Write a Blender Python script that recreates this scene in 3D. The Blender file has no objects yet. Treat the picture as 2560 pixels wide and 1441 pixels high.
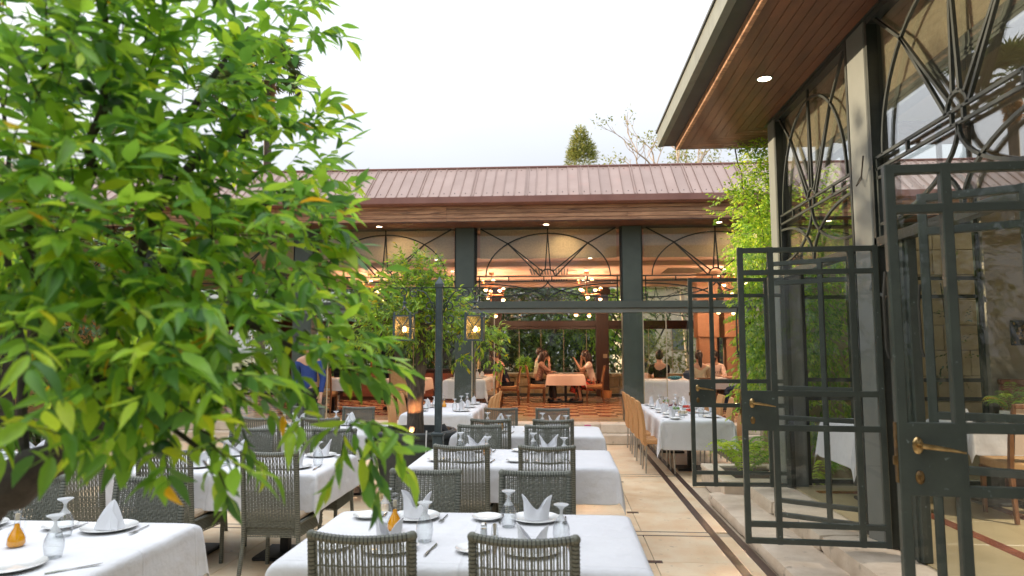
import bpy, bmesh, math, random
import numpy as np
from mathutils import Vector, Matrix, Euler
sc = bpy.context.scene
COL = sc.collection
R = math.radians

# ---------------------------------------------------------------- camera, sky, sun, exposure
cd = bpy.data.cameras.new("camera"); cam = bpy.data.objects.new("camera", cd); COL.objects.link(cam)
cam.location = (0, 0, 1.68); cam.rotation_euler = (R(90 + 5.36), 0, R(4.02))
cd.sensor_width = 36; cd.lens = 24.0; cd.clip_start = 0.05; cd.clip_end = 2000
cd.dof.use_dof = True; cd.dof.focus_distance = 7.0; cd.dof.aperture_fstop = 2.8
sc.camera = cam
w = bpy.data.worlds.new("World"); sc.world = w; w.use_nodes = True
nt = w.node_tree; bg = nt.nodes["Background"]
sky = nt.nodes.new("ShaderNodeTexSky"); sky.sky_type = 'NISHITA'; sky.sun_disc = False
sky.sun_elevation = R(12.5); sky.sun_rotation = R(-68.8); sky.air_density = 1.0; sky.dust_density = 3.0; sky.ozone_density = 1.0
mx = nt.nodes.new("ShaderNodeMix"); mx.data_type = 'RGBA'; mx.inputs[0].default_value = 0.72
mx.inputs[7].default_value = (9.0, 9.3, 9.9, 1)
nt.links.new(sky.outputs[0], mx.inputs[6])
# bright evening haze: overcast-like brightness rising towards the zenith, with faint cloud
tcw = nt.nodes.new("ShaderNodeTexCoord"); sxyz = nt.nodes.new("ShaderNodeSeparateXYZ"); nt.links.new(tcw.outputs["Generated"], sxyz.inputs[0])
mzx = nt.nodes.new("ShaderNodeMath"); mzx.operation = 'MAXIMUM'; mzx.inputs[1].default_value = 0.0; nt.links.new(sxyz.outputs[2], mzx.inputs[0])
gr = nt.nodes.new("ShaderNodeMapRange"); gr.inputs[3].default_value = 0.30; gr.inputs[4].default_value = 1.70
pw_ = nt.nodes.new("ShaderNodeMath"); pw_.operation = 'POWER'; pw_.inputs[1].default_value = 1.5; nt.links.new(mzx.outputs[0], pw_.inputs[0]); nt.links.new(pw_.outputs[0], gr.inputs[0])
cn = nt.nodes.new("ShaderNodeTexNoise"); cn.inputs["Scale"].default_value = 2.2; cn.inputs["Detail"].default_value = 5; nt.links.new(tcw.outputs["Generated"], cn.inputs["Vector"])
cr_ = nt.nodes.new("ShaderNodeMapRange"); cr_.inputs[1].default_value = 0.3; cr_.inputs[2].default_value = 0.7; cr_.inputs[3].default_value = 0.95; cr_.inputs[4].default_value = 1.05; nt.links.new(cn.outputs[0], cr_.inputs[0])
mm = nt.nodes.new("ShaderNodeMath"); mm.operation = 'MULTIPLY'; nt.links.new(gr.outputs[0], mm.inputs[0]); nt.links.new(cr_.outputs[0], mm.inputs[1])
vm = nt.nodes.new("ShaderNodeVectorMath"); vm.operation = 'SCALE'; nt.links.new(mx.outputs[2], vm.inputs[0]); nt.links.new(mm.outputs[0], vm.inputs["Scale"]); nt.links.new(vm.outputs[0], bg.inputs[0])
bg.inputs[1].default_value = 0.15
sd = bpy.data.lights.new("sun", 'SUN'); sd.energy = 5.0; sd.angle = R(0.6); sd.color = (1.0, 0.80, 0.55)
so = bpy.data.objects.new("sun", sd); COL.objects.link(so); so.location = (-20, 20, 20)
SUND = Vector((-0.932 * math.cos(R(12.5)), 0.362 * math.cos(R(12.5)), math.sin(R(12.5)))).normalized()
so.rotation_euler = SUND.to_track_quat('Z', 'Y').to_euler()
vs = sc.view_settings; vs.view_transform = 'Standard'; vs.look = 'None'; vs.exposure = 0.78; vs.gamma = 1.0; vs.use_curve_mapping = False
sc.cycles.use_denoising = True; sc.cycles.max_bounces = 8; sc.cycles.transparent_max_bounces = 24
sc.cycles.diffuse_bounces = 3; sc.cycles.glossy_bounces = 3; sc.cycles.transmission_bounces = 5
sc.cycles.sample_clamp_indirect = 6.0; sc.cycles.caustics_reflective = False; sc.cycles.caustics_refractive = False

# ---------------------------------------------------------------- helpers
def wloc(o):
    v = Vector((0, 0, 0))
    while o is not None:
        v += o.location; o = o.parent
    return v

def tag(o, label=None, cat=None, group=None, kind=None):
    if label: o['label'] = label
    if cat: o['category'] = cat
    if group: o['group'] = group
    if kind: o['kind'] = kind
    return o

def empty(name, loc=(0, 0, 0), label=None, cat=None, group=None, rz=0, parent=None):
    o = bpy.data.objects.new(name, None); COL.objects.link(o)
    o.empty_display_size = 0.1
    if parent is not None: o.parent = parent; o.location = Vector(loc) - wloc(parent)
    else: o.location = loc
    o.rotation_euler = (0, 0, rz)
    return tag(o, label, cat, group)

def link(name, me, parent=None, loc=(0, 0, 0), rot=(0, 0, 0)):
    o = bpy.data.objects.new(name, me); COL.objects.link(o)
    if parent is not None: o.parent = parent
    o.location = loc; o.rotation_euler = rot
    return o

def kids(o): return list(o.children)

def copy_tree(o, parent=None):
    c = o.copy(); COL.objects.link(c)
    if parent is not None: c.parent = parent
    for ch in kids(o): copy_tree(ch, c)
    return c

class MB:
    def __init__(s): s.v = []; s.f = []; s.m = []; s.cm = 0
    def add(s, vs, fs):
        n = len(s.v); s.v.extend([tuple(a) for a in vs]); s.f.extend([tuple(i + n for i in f) for f in fs]); s.m.extend([s.cm] * len(fs)); return s
    def box(s, x0, x1, y0, y1, z0, z1, ch=0.0):
        if x0 > x1: x0, x1 = x1, x0
        if y0 > y1: y0, y1 = y1, y0
        if z0 > z1: z0, z1 = z1, z0
        if ch > 0:
            c = (Vector(((x0 + x1) / 2, (y0 + y1) / 2, (z0 + z1) / 2))); h = ((x1 - x0) / 2, (y1 - y0) / 2, (z1 - z0) / 2)
            return s.cbox(c, h, ch)
        return s.add([(x0, y0, z0), (x1, y0, z0), (x1, y1, z0), (x0, y1, z0), (x0, y0, z1), (x1, y0, z1), (x1, y1, z1), (x0, y1, z1)],
                     [(0, 3, 2, 1), (4, 5, 6, 7), (0, 1, 5, 4), (1, 2, 6, 5), (2, 3, 7, 6), (3, 0, 4, 7)])
    def cbox(s, c, h, ch, M=None):
        ch = min(ch, min(h) * 0.9); vs = []; idx = {}
        for sx in (-1, 1):
            for sy in (-1, 1):
                for sz in (-1, 1):
                    for ax in range(3):
                        p = [sx * (h[0] - ch), sy * (h[1] - ch), sz * (h[2] - ch)]
                        p[ax] = (sx, sy, sz)[ax] * h[ax]
                        idx[(sx, sy, sz, ax)] = len(vs); vs.append(Vector(p))
        fs = []
        for ax in range(3):
            a, b = [i for i in range(3) if i != ax]
            for sg in (-1, 1):
                q = []
                for (sa, sb) in ((-1, -1), (1, -1), (1, 1), (-1, 1)):
                    k = [0, 0, 0]; k[ax] = sg; k[a] = sa; k[b] = sb
                    q.append(idx[(k[0], k[1], k[2], ax)])
                fs.append(tuple(q))
        for ax in range(3):
            a, b = [i for i in range(3) if i != ax]
            for sa in (-1, 1):
                for sb in (-1, 1):
                    q = []
                    for sg, which in ((-1, a), (1, a), (1, b), (-1, b)):
                        k = [0, 0, 0]; k[ax] = sg; k[a] = sa; k[b] = sb
                        q.append(idx[(k[0], k[1], k[2], which)])
                    fs.append(tuple(q))
        for sx in (-1, 1):
            for sy in (-1, 1):
                for sz in (-1, 1):
                    fs.append(tuple(idx[(sx, sy, sz, ax)] for ax in range(3)))
        out = []
        for f in fs:
            cen = sum((vs[i] for i in f), Vector()) / len(f)
            nrm = (vs[f[1]] - vs[f[0]]).cross(vs[f[2]] - vs[f[0]])
            out.append(f if nrm.dot(cen) > 0 else f[::-1])
        c = Vector(c)
        if M is not None: vs = [M @ v for v in vs]
        return s.add([v + c for v in vs], out)
    def bar(s, a, b, wd, th, upv=(0, 0, 1)):
        a = Vector(a); b = Vector(b); d = (b - a).normalized(); u = Vector(upv)
        if abs(d.dot(u)) > 0.98: u = Vector((0, 1, 0))
        x = d.cross(u).normalized(); z = x.cross(d)
        vs = [p + x * sx * wd / 2 + z * sz * th / 2 for p in (a, b) for sx, sz in ((-1, -1), (1, -1), (1, 1), (-1, 1))]
        return s.add(vs, [(0, 1, 2, 3), (7, 6, 5, 4), (0, 4, 5, 1), (1, 5, 6, 2), (2, 6, 7, 3), (3, 7, 4, 0)])
    def tube(s, pts, r, n=8, cap=True, sq=False):
        pts = [Vector(p) for p in pts]; N = len(pts)
        rs = r if isinstance(r, (list, tuple)) else [r] * N
        up = Vector((0, 0, 1)); vs = []; prev = None
        for i, p in enumerate(pts):
            d = (pts[min(i + 1, N - 1)] - pts[max(i - 1, 0)])
            if d.length < 1e-9: d = Vector((0, 0, 1))
            d.normalize()
            if prev is None:
                u = up if abs(d.z) < 0.9 else Vector((0, 1, 0))
                x = d.cross(u).normalized()
            else:
                x = (prev - d * prev.dot(d))
                x = x.normalized() if x.length > 1e-6 else d.cross(Vector((0.3, 1, 0.2))).normalized()
            prev = x; y = d.cross(x)
            for k in range(n):
                a = 2 * math.pi * k / n + (math.pi / 4 if sq else 0)
                vs.append(p + (x * math.cos(a) + y * math.sin(a)) * rs[i])
        fs = [(i * n + k, i * n + (k + 1) % n, (i + 1) * n + (k + 1) % n, (i + 1) * n + k) for i in range(N - 1) for k in range(n)]
        if cap: fs += [tuple(range(n - 1, -1, -1)), tuple(range((N - 1) * n, N * n))]
        return s.add(vs, fs)
    def lathe(s, prof, n=20, c=(0, 0, 0), sx=1, sy=1, cap=True):
        vs = []; N = len(prof)
        for (r, z) in prof:
            for k in range(n):
                a = 2 * math.pi * k / n; vs.append((c[0] + r * math.cos(a) * sx, c[1] + r * math.sin(a) * sy, c[2] + z))
        fs = [(i * n + k, i * n + (k + 1) % n, (i + 1) * n + (k + 1) % n, (i + 1) * n + k) for i in range(N - 1) for k in range(n)]
        if cap and prof[0][0] > 1e-5: fs.append(tuple(range(n - 1, -1, -1)))
        if cap and prof[-1][0] > 1e-5: fs.append(tuple(range((N - 1) * n, N * n)))
        return s.add(vs, fs)
    def ball(s, c, r, n=12, m=8, sc3=(1, 1, 1)):
        prof = [(max(1e-6, math.sin(math.pi * i / m)) * r, -math.cos(math.pi * i / m) * r * sc3[2]) for i in range(m + 1)]
        return s.lathe(prof, n, c, sc3[0], sc3[1])
    def prism(s, poly, axis, a0, a1):
        n = len(poly)
        def P(p, a):
            return (a, p[0], p[1]) if axis == 0 else ((p[0], a, p[1]) if axis == 1 else (p[0], p[1], a))
        vs = [P(p, a0) for p in poly] + [P(p, a1) for p in poly]
        fs = [tuple(range(n - 1, -1, -1)), tuple(range(n, 2 * n))] + [(i, (i + 1) % n, n + (i + 1) % n, n + i) for i in range(n)]
        return s.add(vs, fs)
    def mesh(s, name, mats, smooth=False, off=None, fix=True):
        me = bpy.data.meshes.new(name)
        vs = s.v if off is None else [(a[0] - off[0], a[1] - off[1], a[2] - off[2]) for a in s.v]
        me.from_pydata(vs, [], s.f)
        if not isinstance(mats, (list, tuple)): mats = [mats]
        for m in mats: me.materials.append(m)
        if len(mats) > 1: me.polygons.foreach_set("material_index", s.m)
        if fix:
            bm = bmesh.new(); bm.from_mesh(me); bmesh.ops.recalc_face_normals(bm, faces=bm.faces); bm.to_mesh(me); bm.free()
        if smooth:
            me.polygons.foreach_set("use_smooth", [True] * len(me.polygons))
            if smooth != 'all': me.set_sharp_from_angle(angle=R(40))
        me.update(); return me
    def build(s, name, mats, parent=None, smooth=False, world=True, bevel=0):
        off = wloc(parent) if (parent is not None and world) else None
        o = link(name, s.mesh(name, mats, smooth, off), parent)
        if bevel:
            b = o.modifiers.new("bevel", 'BEVEL'); b.width = bevel; b.segments = 2; b.limit_method = 'ANGLE'
        return o

def npmesh(name, V, F, mats, smooth=False, tint=None):
    """fast mesh from arrays; F is (n,k) with constant k"""
    me = bpy.data.meshes.new(name); V = np.asarray(V, np.float32); F = np.asarray(F, np.int32); k = F.shape[1]
    me.vertices.add(len(V)); me.vertices.foreach_set("co", V.ravel())
    me.loops.add(F.size); me.loops.foreach_set("vertex_index", F.ravel())
    me.polygons.add(len(F)); me.polygons.foreach_set("loop_start", np.arange(0, F.size, k, dtype=np.int32))
    for m in (mats if isinstance(mats, (list, tuple)) else [mats]): me.materials.append(m)
    if smooth: me.polygons.foreach_set("use_smooth", np.ones(len(F), bool))
    if tint is not None:
        a = me.attributes.new("tint", 'FLOAT', 'FACE'); a.data.foreach_set("value", np.asarray(tint, np.float32))
    me.update(); me.validate(); return me

def curve_pts(a, b, c, n=8):
    a, b, c = Vector(a), Vector(b), Vector(c)
    return [(1 - t) ** 2 * a + 2 * t * (1 - t) * b + t * t * c for t in [i / n for i in range(n + 1)]]

# ---------------------------------------------------------------- materials
def mat(name, c1, c2=None, rough=0.5, metal=0.0, scale=4.0, detail=4, stretch=(1, 1, 1), bump=0.0, bscale=40, spec=0.5, ramp=(0.35, 0.65), rnd=0.0, spots=None, alpha=1, coat=0, trans=0, sss=0, rvar=0.0, crease=0):
    m = bpy.data.materials.new(name); m.use_nodes = True; N = m.node_tree.nodes; L = m.node_tree.links
    p = N["Principled BSDF"]; p.inputs["Roughness"].default_value = rough; p.inputs["Metallic"].default_value = metal
    p.inputs["Specular IOR Level"].default_value = spec; p.inputs["Coat Weight"].default_value = coat
    if trans: p.inputs["Transmission Weight"].default_value = trans
    tc = N.new("ShaderNodeTexCoord"); mp = N.new("ShaderNodeMapping"); mp.inputs[3].default_value = stretch
    L.new(tc.outputs["Object"], mp.inputs[0])
    oi = N.new("ShaderNodeObjectInfo")
    mul = N.new("ShaderNodeMath"); mul.operation = 'MULTIPLY'; mul.inputs[1].default_value = 37.0; L.new(oi.outputs["Random"], mul.inputs[0])
    cb = N.new("ShaderNodeCombineXYZ"); L.new(mul.outputs[0], cb.inputs[0]); L.new(mul.outputs[0], cb.inputs[1]); L.new(cb.outputs[0], mp.inputs[1])
    if c2 is None: c2 = tuple(x * 0.82 for x in c1)
    ns = N.new("ShaderNodeTexNoise"); ns.inputs["Scale"].default_value = scale; ns.inputs["Detail"].default_value = detail; ns.inputs["Roughness"].default_value = 0.62
    L.new(mp.outputs[0], ns.inputs["Vector"])
    cr = N.new("ShaderNodeValToRGB"); cr.color_ramp.elements[0].position = ramp[0]; cr.color_ramp.elements[1].position = ramp[1]
    cr.color_ramp.elements[0].color = (*c2, 1); cr.color_ramp.elements[1].color = (*c1, 1)
    L.new(ns.outputs[0], cr.inputs[0]); out = cr.outputs[0]
    if spots:
        n2 = N.new("ShaderNodeTexNoise"); n2.inputs["Scale"].default_value = spots[1]; n2.inputs["Detail"].default_value = 6; L.new(mp.outputs[0], n2.inputs["Vector"])
        r2 = N.new("ShaderNodeValToRGB"); r2.color_ramp.elements[0].position = spots[2]; r2.color_ramp.elements[1].position = spots[3]; L.new(n2.outputs[0], r2.inputs[0])
        m2 = N.new("ShaderNodeMix"); m2.data_type = 'RGBA'; L.new(r2.outputs[0], m2.inputs[0]); L.new(out, m2.inputs[6]); m2.inputs[7].default_value = (*spots[0], 1); out = m2.outputs[2]
    if rnd:
        h = N.new("ShaderNodeHueSaturation"); mr = N.new("ShaderNodeMapRange"); mr.inputs[3].default_value = 1 - rnd; mr.inputs[4].default_value = 1 + rnd
        L.new(oi.outputs["Random"], mr.inputs[0]); L.new(mr.outputs[0], h.inputs["Value"]); L.new(out, h.inputs["Color"]); out = h.outputs[0]
    L.new(out, p.inputs["Base Color"])
    if rvar:
        mr2 = N.new("ShaderNodeMapRange"); mr2.inputs[3].default_value = rough - rvar; mr2.inputs[4].default_value = rough + rvar
        L.new(ns.outputs[0], mr2.inputs[0]); L.new(mr2.outputs[0], p.inputs["Roughness"])
    if bump:
        nb = N.new("ShaderNodeTexNoise"); nb.inputs["Scale"].default_value = bscale; nb.inputs["Detail"].default_value = 5; L.new(mp.outputs[0], nb.inputs["Vector"])
        b = N.new("ShaderNodeBump"); b.inputs["Strength"].default_value = bump; b.inputs["Distance"].default_value = 0.01
        
        if crease:      # pressed fold lines in a square grid
            sx_ = N.new("ShaderNodeSeparateXYZ"); L.new(tc.outputs["Object"], sx_.inputs[0]); hs = None
            for q in (0, 1):
                pp = N.new("ShaderNodeMath"); pp.operation = 'PINGPONG'; pp.inputs[1].default_value = crease / 2; L.new(sx_.outputs[q], pp.inputs[0])
                rr_ = N.new("ShaderNodeMapRange"); rr_.inputs[1].default_value = 0.0; rr_.inputs[2].default_value = 0.012; rr_.inputs[3].default_value = 0.16; rr_.inputs[4].default_value = 0.0; L.new(pp.outputs[0], rr_.inputs[0])
                if hs is None: hs = rr_.outputs[0]
                else:
                    a_ = N.new("ShaderNodeMath"); a_.operation = 'ADD'; L.new(hs, a_.inputs[0]); L.new(rr_.outputs[0], a_.inputs[1]); hs = a_.outputs[0]
            a_ = N.new("ShaderNodeMath"); a_.operation = 'ADD'; L.new(hs, a_.inputs[0]); L.new(nb.outputs[0], a_.inputs[1]); L.new(a_.outputs[0], b.inputs["Height"]); b.inputs["Distance"].default_value = 0.02
        else: L.new(nb.outputs[0], b.inputs["Height"])
        L.new(b.outputs[0], p.inputs["Normal"])
    return m

def glass_mat(name, tint=(1, 1, 1), ior=1.5, rough=0.0, dirt=0.0, edge=0.0, frost=False, glint=0.0):
    m = bpy.data.materials.new(name); m.use_nodes = True; N = m.node_tree.nodes; L = m.node_tree.links
    N.remove(N["Principled BSDF"]); out = N["Material Output"]
    t = N.new("ShaderNodeBsdfTransparent"); t.inputs[0].default_value = (*tint, 1)
    g = N.new("ShaderNodeBsdfGlossy"); g.inputs["Roughness"].default_value = rough; g.inputs[0].default_value = (1, 1, 1, 1)
    f = N.new("ShaderNodeFresnel"); f.inputs[0].default_value = ior
    # the same fresnel on both faces of a pane
    geo = N.new("ShaderNodeNewGeometry"); mi = N.new("ShaderNodeMix"); mi.data_type = 'FLOAT'
    L.new(geo.outputs["Backfacing"], mi.inputs[0]); mi.inputs[2].default_value = ior; mi.inputs[3].default_value = 1.0 / ior
    f2 = N.new("ShaderNodeFresnel"); L.new(mi.outputs[0], f2.inputs[0])
    mn = N.new("ShaderNodeMath"); mn.operation = 'MINIMUM'; L.new(f.outputs[0], mn.inputs[0]); L.new(f2.outputs[0], mn.inputs[1])
    mix = N.new("ShaderNodeMixShader"); L.new(mn.outputs[0], mix.inputs[0]); L.new(t.outputs[0], mix.inputs[1]); L.new(g.outputs[0], mix.inputs[2])
    last = mix
    if edge:
        lw = N.new('ShaderNodeLayerWeight'); lw.inputs[0].default_value = 0.35; er = N.new('ShaderNodeMix'); er.data_type = 'RGBA'
        L.new(lw.outputs['Facing'], er.inputs[0]); er.inputs[6].default_value = (*tint, 1); er.inputs[7].default_value = (edge, edge, edge * 1.02, 1); L.new(er.outputs[2], t.inputs[0])
    if glint:
        d = N.new('ShaderNodeBsdfDiffuse'); d.inputs[0].default_value = (0.85, 0.87, 0.88, 1); m4 = N.new('ShaderNodeMixShader'); m4.inputs[0].default_value = glint; L.new(last.outputs[0], m4.inputs[1]); L.new(d.outputs[0], m4.inputs[2]); last = m4
    if dirt:
        d = N.new("ShaderNodeBsdfTranslucent" if frost else "ShaderNodeBsdfDiffuse"); d.inputs[0].default_value = (0.98, 0.88, 0.66, 1) if frost else (0.5, 0.52, 0.5, 1)
        tc = N.new("ShaderNodeTexCoord"); ns = N.new("ShaderNodeTexNoise"); ns.inputs["Scale"].default_value = 3; ns.inputs["Detail"].default_value = 8; L.new(tc.outputs["Object"], ns.inputs["Vector"])
        mr = N.new("ShaderNodeMapRange"); mr.inputs[1].default_value = 0.4; mr.inputs[2].default_value = 0.75; mr.inputs[3].default_value = 0.0; mr.inputs[4].default_value = dirt
        L.new(ns.outputs[0], mr.inputs[0])
        m3 = N.new("ShaderNodeMixShader"); L.new(mr.outputs[0], m3.inputs[0]); L.new(mix.outputs[0], m3.inputs[1]); L.new(d.outputs[0], m3.inputs[2]); last = m3
    L.new(last.outputs[0], out.inputs[0]); return m

def emis(name, col, st):
    m = bpy.data.materials.new(name); m.use_nodes = True; p = m.node_tree.nodes["Principled BSDF"]
    p.inputs["Base Color"].default_value = (0.8, 0.78, 0.7, 1); p.inputs["Emission Color"].default_value = (*col, 1); p.inputs["Emission Strength"].default_value = st
    return m

def leaf_mat(name, stops, trans=0.35, rough=0.38, tcol=1.35):
    m = bpy.data.materials.new(name); m.use_nodes = True; N = m.node_tree.nodes; L = m.node_tree.links
    p = N["Principled BSDF"]; p.inputs["Roughness"].default_value = rough; p.inputs["Specular IOR Level"].default_value = 0.45
    a = N.new("ShaderNodeAttribute"); a.attribute_name = "tint"
    oi = N.new("ShaderNodeObjectInfo"); ad = N.new("ShaderNodeMath"); ad.operation = 'ADD'; L.new(a.outputs["Fac"], ad.inputs[0]); L.new(oi.outputs["Random"], ad.inputs[1])
    fr = N.new("ShaderNodeMath"); fr.operation = 'FRACT'; L.new(ad.outputs[0], fr.inputs[0])
    cr = N.new("ShaderNodeValToRGB"); e = cr.color_ramp.elements
    while len(e) < len(stops): e.new(0.5)
    for i, (pos, c) in enumerate(stops): e[i].position = pos; e[i].color = (*c, 1)
    L.new(fr.outputs[0], cr.inputs[0])
    tc = N.new("ShaderNodeTexCoord"); ns = N.new("ShaderNodeTexNoise"); ns.inputs["Scale"].default_value = 30; L.new(tc.outputs["Object"], ns.inputs["Vector"])
    h = N.new("ShaderNodeHueSaturation"); mr = N.new("ShaderNodeMapRange"); mr.inputs[3].default_value = 0.75; mr.inputs[4].default_value = 1.25
    L.new(ns.outputs[0], mr.inputs[0]); L.new(mr.outputs[0], h.inputs["Value"]); L.new(cr.outputs[0], h.inputs["Color"])
    L.new(h.outputs[0], p.inputs["Base Color"])
    t = N.new("ShaderNodeBsdfTranslucent"); h2 = N.new("ShaderNodeHueSaturation"); h2.inputs["Value"].default_value = tcol; h2.inputs["Hue"].default_value = 0.485; L.new(h.outputs[0], h2.inputs["Color"]); L.new(h2.outputs[0], t.inputs[0])
    mix = N.new("ShaderNodeMixShader"); mix.inputs[0].default_value = trans; L.new(p.outputs[0], mix.inputs[1]); L.new(t.outputs[0], mix.inputs[2])
    L.new(mix.outputs[0], N["Material Output"].inputs[0]); return m

M = {}
M['marble'] = mat('marble_tile', (0.82, 0.665, 0.46), (0.74, 0.52, 0.31), rough=0.32, scale=3.5, detail=9, ramp=(0.36, 0.6), rnd=0.035, spots=((0.50, 0.36, 0.23), 14, 0.62, 0.74), rvar=0.10)
M['track'] = mat('track_grey', (0.20, 0.21, 0.185), rough=0.45, scale=3)
M['grout'] = mat('grout', (0.55, 0.45, 0.32), rough=0.8, scale=30)
M['stripe'] = mat('dark_marble', (0.085, 0.05, 0.04), (0.05, 0.03, 0.026), rough=0.3, scale=9, detail=8, spots=((0.35, 0.26, 0.2), 18, 0.66, 0.72))
M['stone'] = mat('pale_limestone', (0.70, 0.59, 0.46), (0.58, 0.47, 0.35), rough=0.7, scale=5, detail=8, bump=0.5, bscale=26, rnd=0.07, spots=((0.30, 0.24, 0.18), 8, 0.64, 0.74))
M['wallstone'] = mat('yellow_limestone', (0.55, 0.42, 0.24), (0.40, 0.29, 0.15), rough=0.8, scale=4, detail=8, bump=0.7, bscale=18, rnd=0.12)
M['cloth'] = mat('white_linen', (0.675, 0.675, 0.685), (0.645, 0.645, 0.66), rough=0.85, scale=3, bump=1.0, bscale=7, spec=0.2, crease=0.46)
M['pinkcloth'] = mat('cream_linen', (0.72, 0.58, 0.50), (0.67, 0.53, 0.45), rough=0.85, scale=3, spec=0.2)
M['napkin'] = mat('napkin_linen', (0.70, 0.705, 0.73), (0.67, 0.675, 0.70), rough=0.8, scale=8, spec=0.2)
M['china'] = mat('white_china', (0.74, 0.74, 0.72), (0.72, 0.72, 0.70), rough=0.12, scale=3, coat=0.3)
M['steel'] = mat('cutlery_steel', (0.62, 0.61, 0.58), (0.5, 0.5, 0.48), rough=0.22, metal=1, scale=20)
M['chrome'] = mat('chair_leg_steel', (0.55, 0.53, 0.48), (0.45, 0.43, 0.4), rough=0.35, metal=0.8, scale=20)
M['brass'] = mat('aged_brass', (0.70, 0.50, 0.24), (0.42, 0.28, 0.12), rough=0.28, metal=1, scale=25)
M['darkbrass'] = mat('dark_brass', (0.30, 0.19, 0.07), (0.14, 0.09, 0.05), rough=0.45, metal=0.9, scale=25)
M['wicker'] = mat('grey_green_wicker', (0.168, 0.174, 0.138), (0.118, 0.123, 0.098), rough=0.5, scale=60, rnd=0.06)
M['wickershade'] = mat('wicker_gap_shade', (0.022, 0.024, 0.020), rough=0.6, scale=60)  # shade between the strand turns, painted as near-black wicker
M['cushion'] = mat('beige_cushion', (0.50, 0.40, 0.29), (0.44, 0.34, 0.24), rough=0.9, scale=20, spec=0.2)
M['rattan'] = mat('tan_rattan', (0.62, 0.33, 0.13), (0.48, 0.235, 0.085), rough=0.6, scale=120, detail=2, bump=0.8, bscale=120)
M['tansuede'] = mat('tan_seat_fabric', (0.50, 0.30, 0.14), (0.42, 0.24, 0.1), rough=0.85, scale=20)
M['chairwood'] = mat('chair_wood', (0.23, 0.095, 0.035), (0.15, 0.055, 0.02), rough=0.35, scale=6, stretch=(8, 8, 1))
M['wood'] = mat('weathered_cladding', (0.62, 0.35, 0.20), (0.28, 0.135, 0.075), rough=0.6, scale=3.0, detail=9, stretch=(0.5, 6, 6), bump=0.3, bscale=30, rnd=0.16, spots=((0.05, 0.03, 0.025), 5, 0.56, 0.75))
M['soffit'] = mat('soffit_board', (0.175, 0.068, 0.034), (0.085, 0.033, 0.019), rough=0.5, scale=2.2, detail=8, stretch=(3, 0.8, 3), rnd=0.14, bump=0.2, bscale=30)
M['darkwood'] = mat('dark_brown_timber', (0.048, 0.016, 0.009), (0.03, 0.010, 0.006), rough=0.4, scale=3, stretch=(6, 6, 1))
M['roof'] = mat('copper_brown_roofing', (0.375, 0.25, 0.20), (0.32, 0.205, 0.16), rough=0.5, scale=1.3, detail=6, rnd=0.075, spots=((0.40, 0.22, 0.17), 2.0, 0.62, 0.82))
M['gutter'] = mat('brown_gutter', (0.27, 0.125, 0.095), (0.21, 0.09, 0.068), rough=0.45, scale=2)
M['green'] = mat('dark_green_paint', (0.075, 0.094, 0.080), (0.062, 0.078, 0.067), rough=0.42, scale=3, bump=0.08, bscale=12)
M['lintel'] = mat('grey_green_lintel', (0.085, 0.098, 0.082), (0.07, 0.082, 0.07), rough=0.45, scale=3)
M['column'] = mat('pale_green_grey_paint', (0.165, 0.18, 0.168), (0.135, 0.148, 0.138), rough=0.5, scale=1.5, bump=0.1, bscale=10)
M['doorpaint'] = mat('door_green_black_paint', (0.058, 0.072, 0.060), (0.042, 0.052, 0.045), rough=0.36, scale=6, bump=0.15, bscale=60, spots=((0.16, 0.20, 0.19), 34, 0.68, 0.74))
M['iron'] = mat('green_black_iron', (0.028, 0.036, 0.032), (0.018, 0.024, 0.021), rough=0.38, scale=8, bump=0.15, bscale=60)
M['ironbrown'] = mat('weathered_iron', (0.05, 0.045, 0.035), (0.025, 0.025, 0.02), rough=0.5, scale=10)
M['lead'] = mat('grey_flashing', (0.145, 0.16, 0.135), (0.10, 0.11, 0.095), rough=0.55, scale=2.5, bump=0.3, bscale=10, spots=((0.06, 0.065, 0.055), 5, 0.6, 0.75))
M['endglass'] = glass_mat('end_wall_glass', (0.98, 0.99, 0.98), 1.22)
M['leadd'] = mat('dark_fascia', (0.035, 0.040, 0.038), (0.022, 0.026, 0.025), rough=0.5, scale=3)
M['blind'] = leaf_mat('beige_blind', [(0.0, (0.66, 0.60, 0.44)), (1.0, (0.66, 0.60, 0.44))], 0.5, 0.8, 1.0)
M['ceiling'] = mat('ceiling_plaster', (0.66, 0.46, 0.36), (0.60, 0.41, 0.31), rough=0.8, scale=2)
M['plaster'] = mat('taupe_plaster', (0.30, 0.27, 0.215), (0.285, 0.255, 0.20), rough=0.8, scale=2)
M['wainscot'] = mat('red_brown_panelling', (0.20, 0.075, 0.045), (0.14, 0.05, 0.03), rough=0.4, scale=3, stretch=(1, 1, 5))
M['hallfloor'] = mat('cream_floor_slab', (0.50, 0.40, 0.23), (0.42, 0.33, 0.18), rough=0.3, scale=3, detail=8)
M['redtile'] = mat('red_marble_tile', (0.34, 0.10, 0.055), (0.22, 0.055, 0.03), rough=0.18, scale=5, detail=6, rnd=0.12)
M['creamtile'] = mat('cream_marble_tile', (0.62, 0.43, 0.26), (0.52, 0.34, 0.19), rough=0.18, scale=5, detail=6, rnd=0.08)
M['pillar'] = mat('rose_stone_pillar', (0.42, 0.22, 0.12), (0.34, 0.17, 0.09), rough=0.6, scale=3)
M['pot'] = mat('charcoal_planter', (0.055, 0.062, 0.062), (0.035, 0.04, 0.04), rough=0.55, scale=6, spots=((0.14, 0.14, 0.13), 4, 0.6, 0.8), bump=0.2, bscale=20)
M['soil'] = mat('potting_soil', (0.06, 0.042, 0.028), (0.03, 0.02, 0.014), rough=0.95, scale=30, bump=1, bscale=50)
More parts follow.
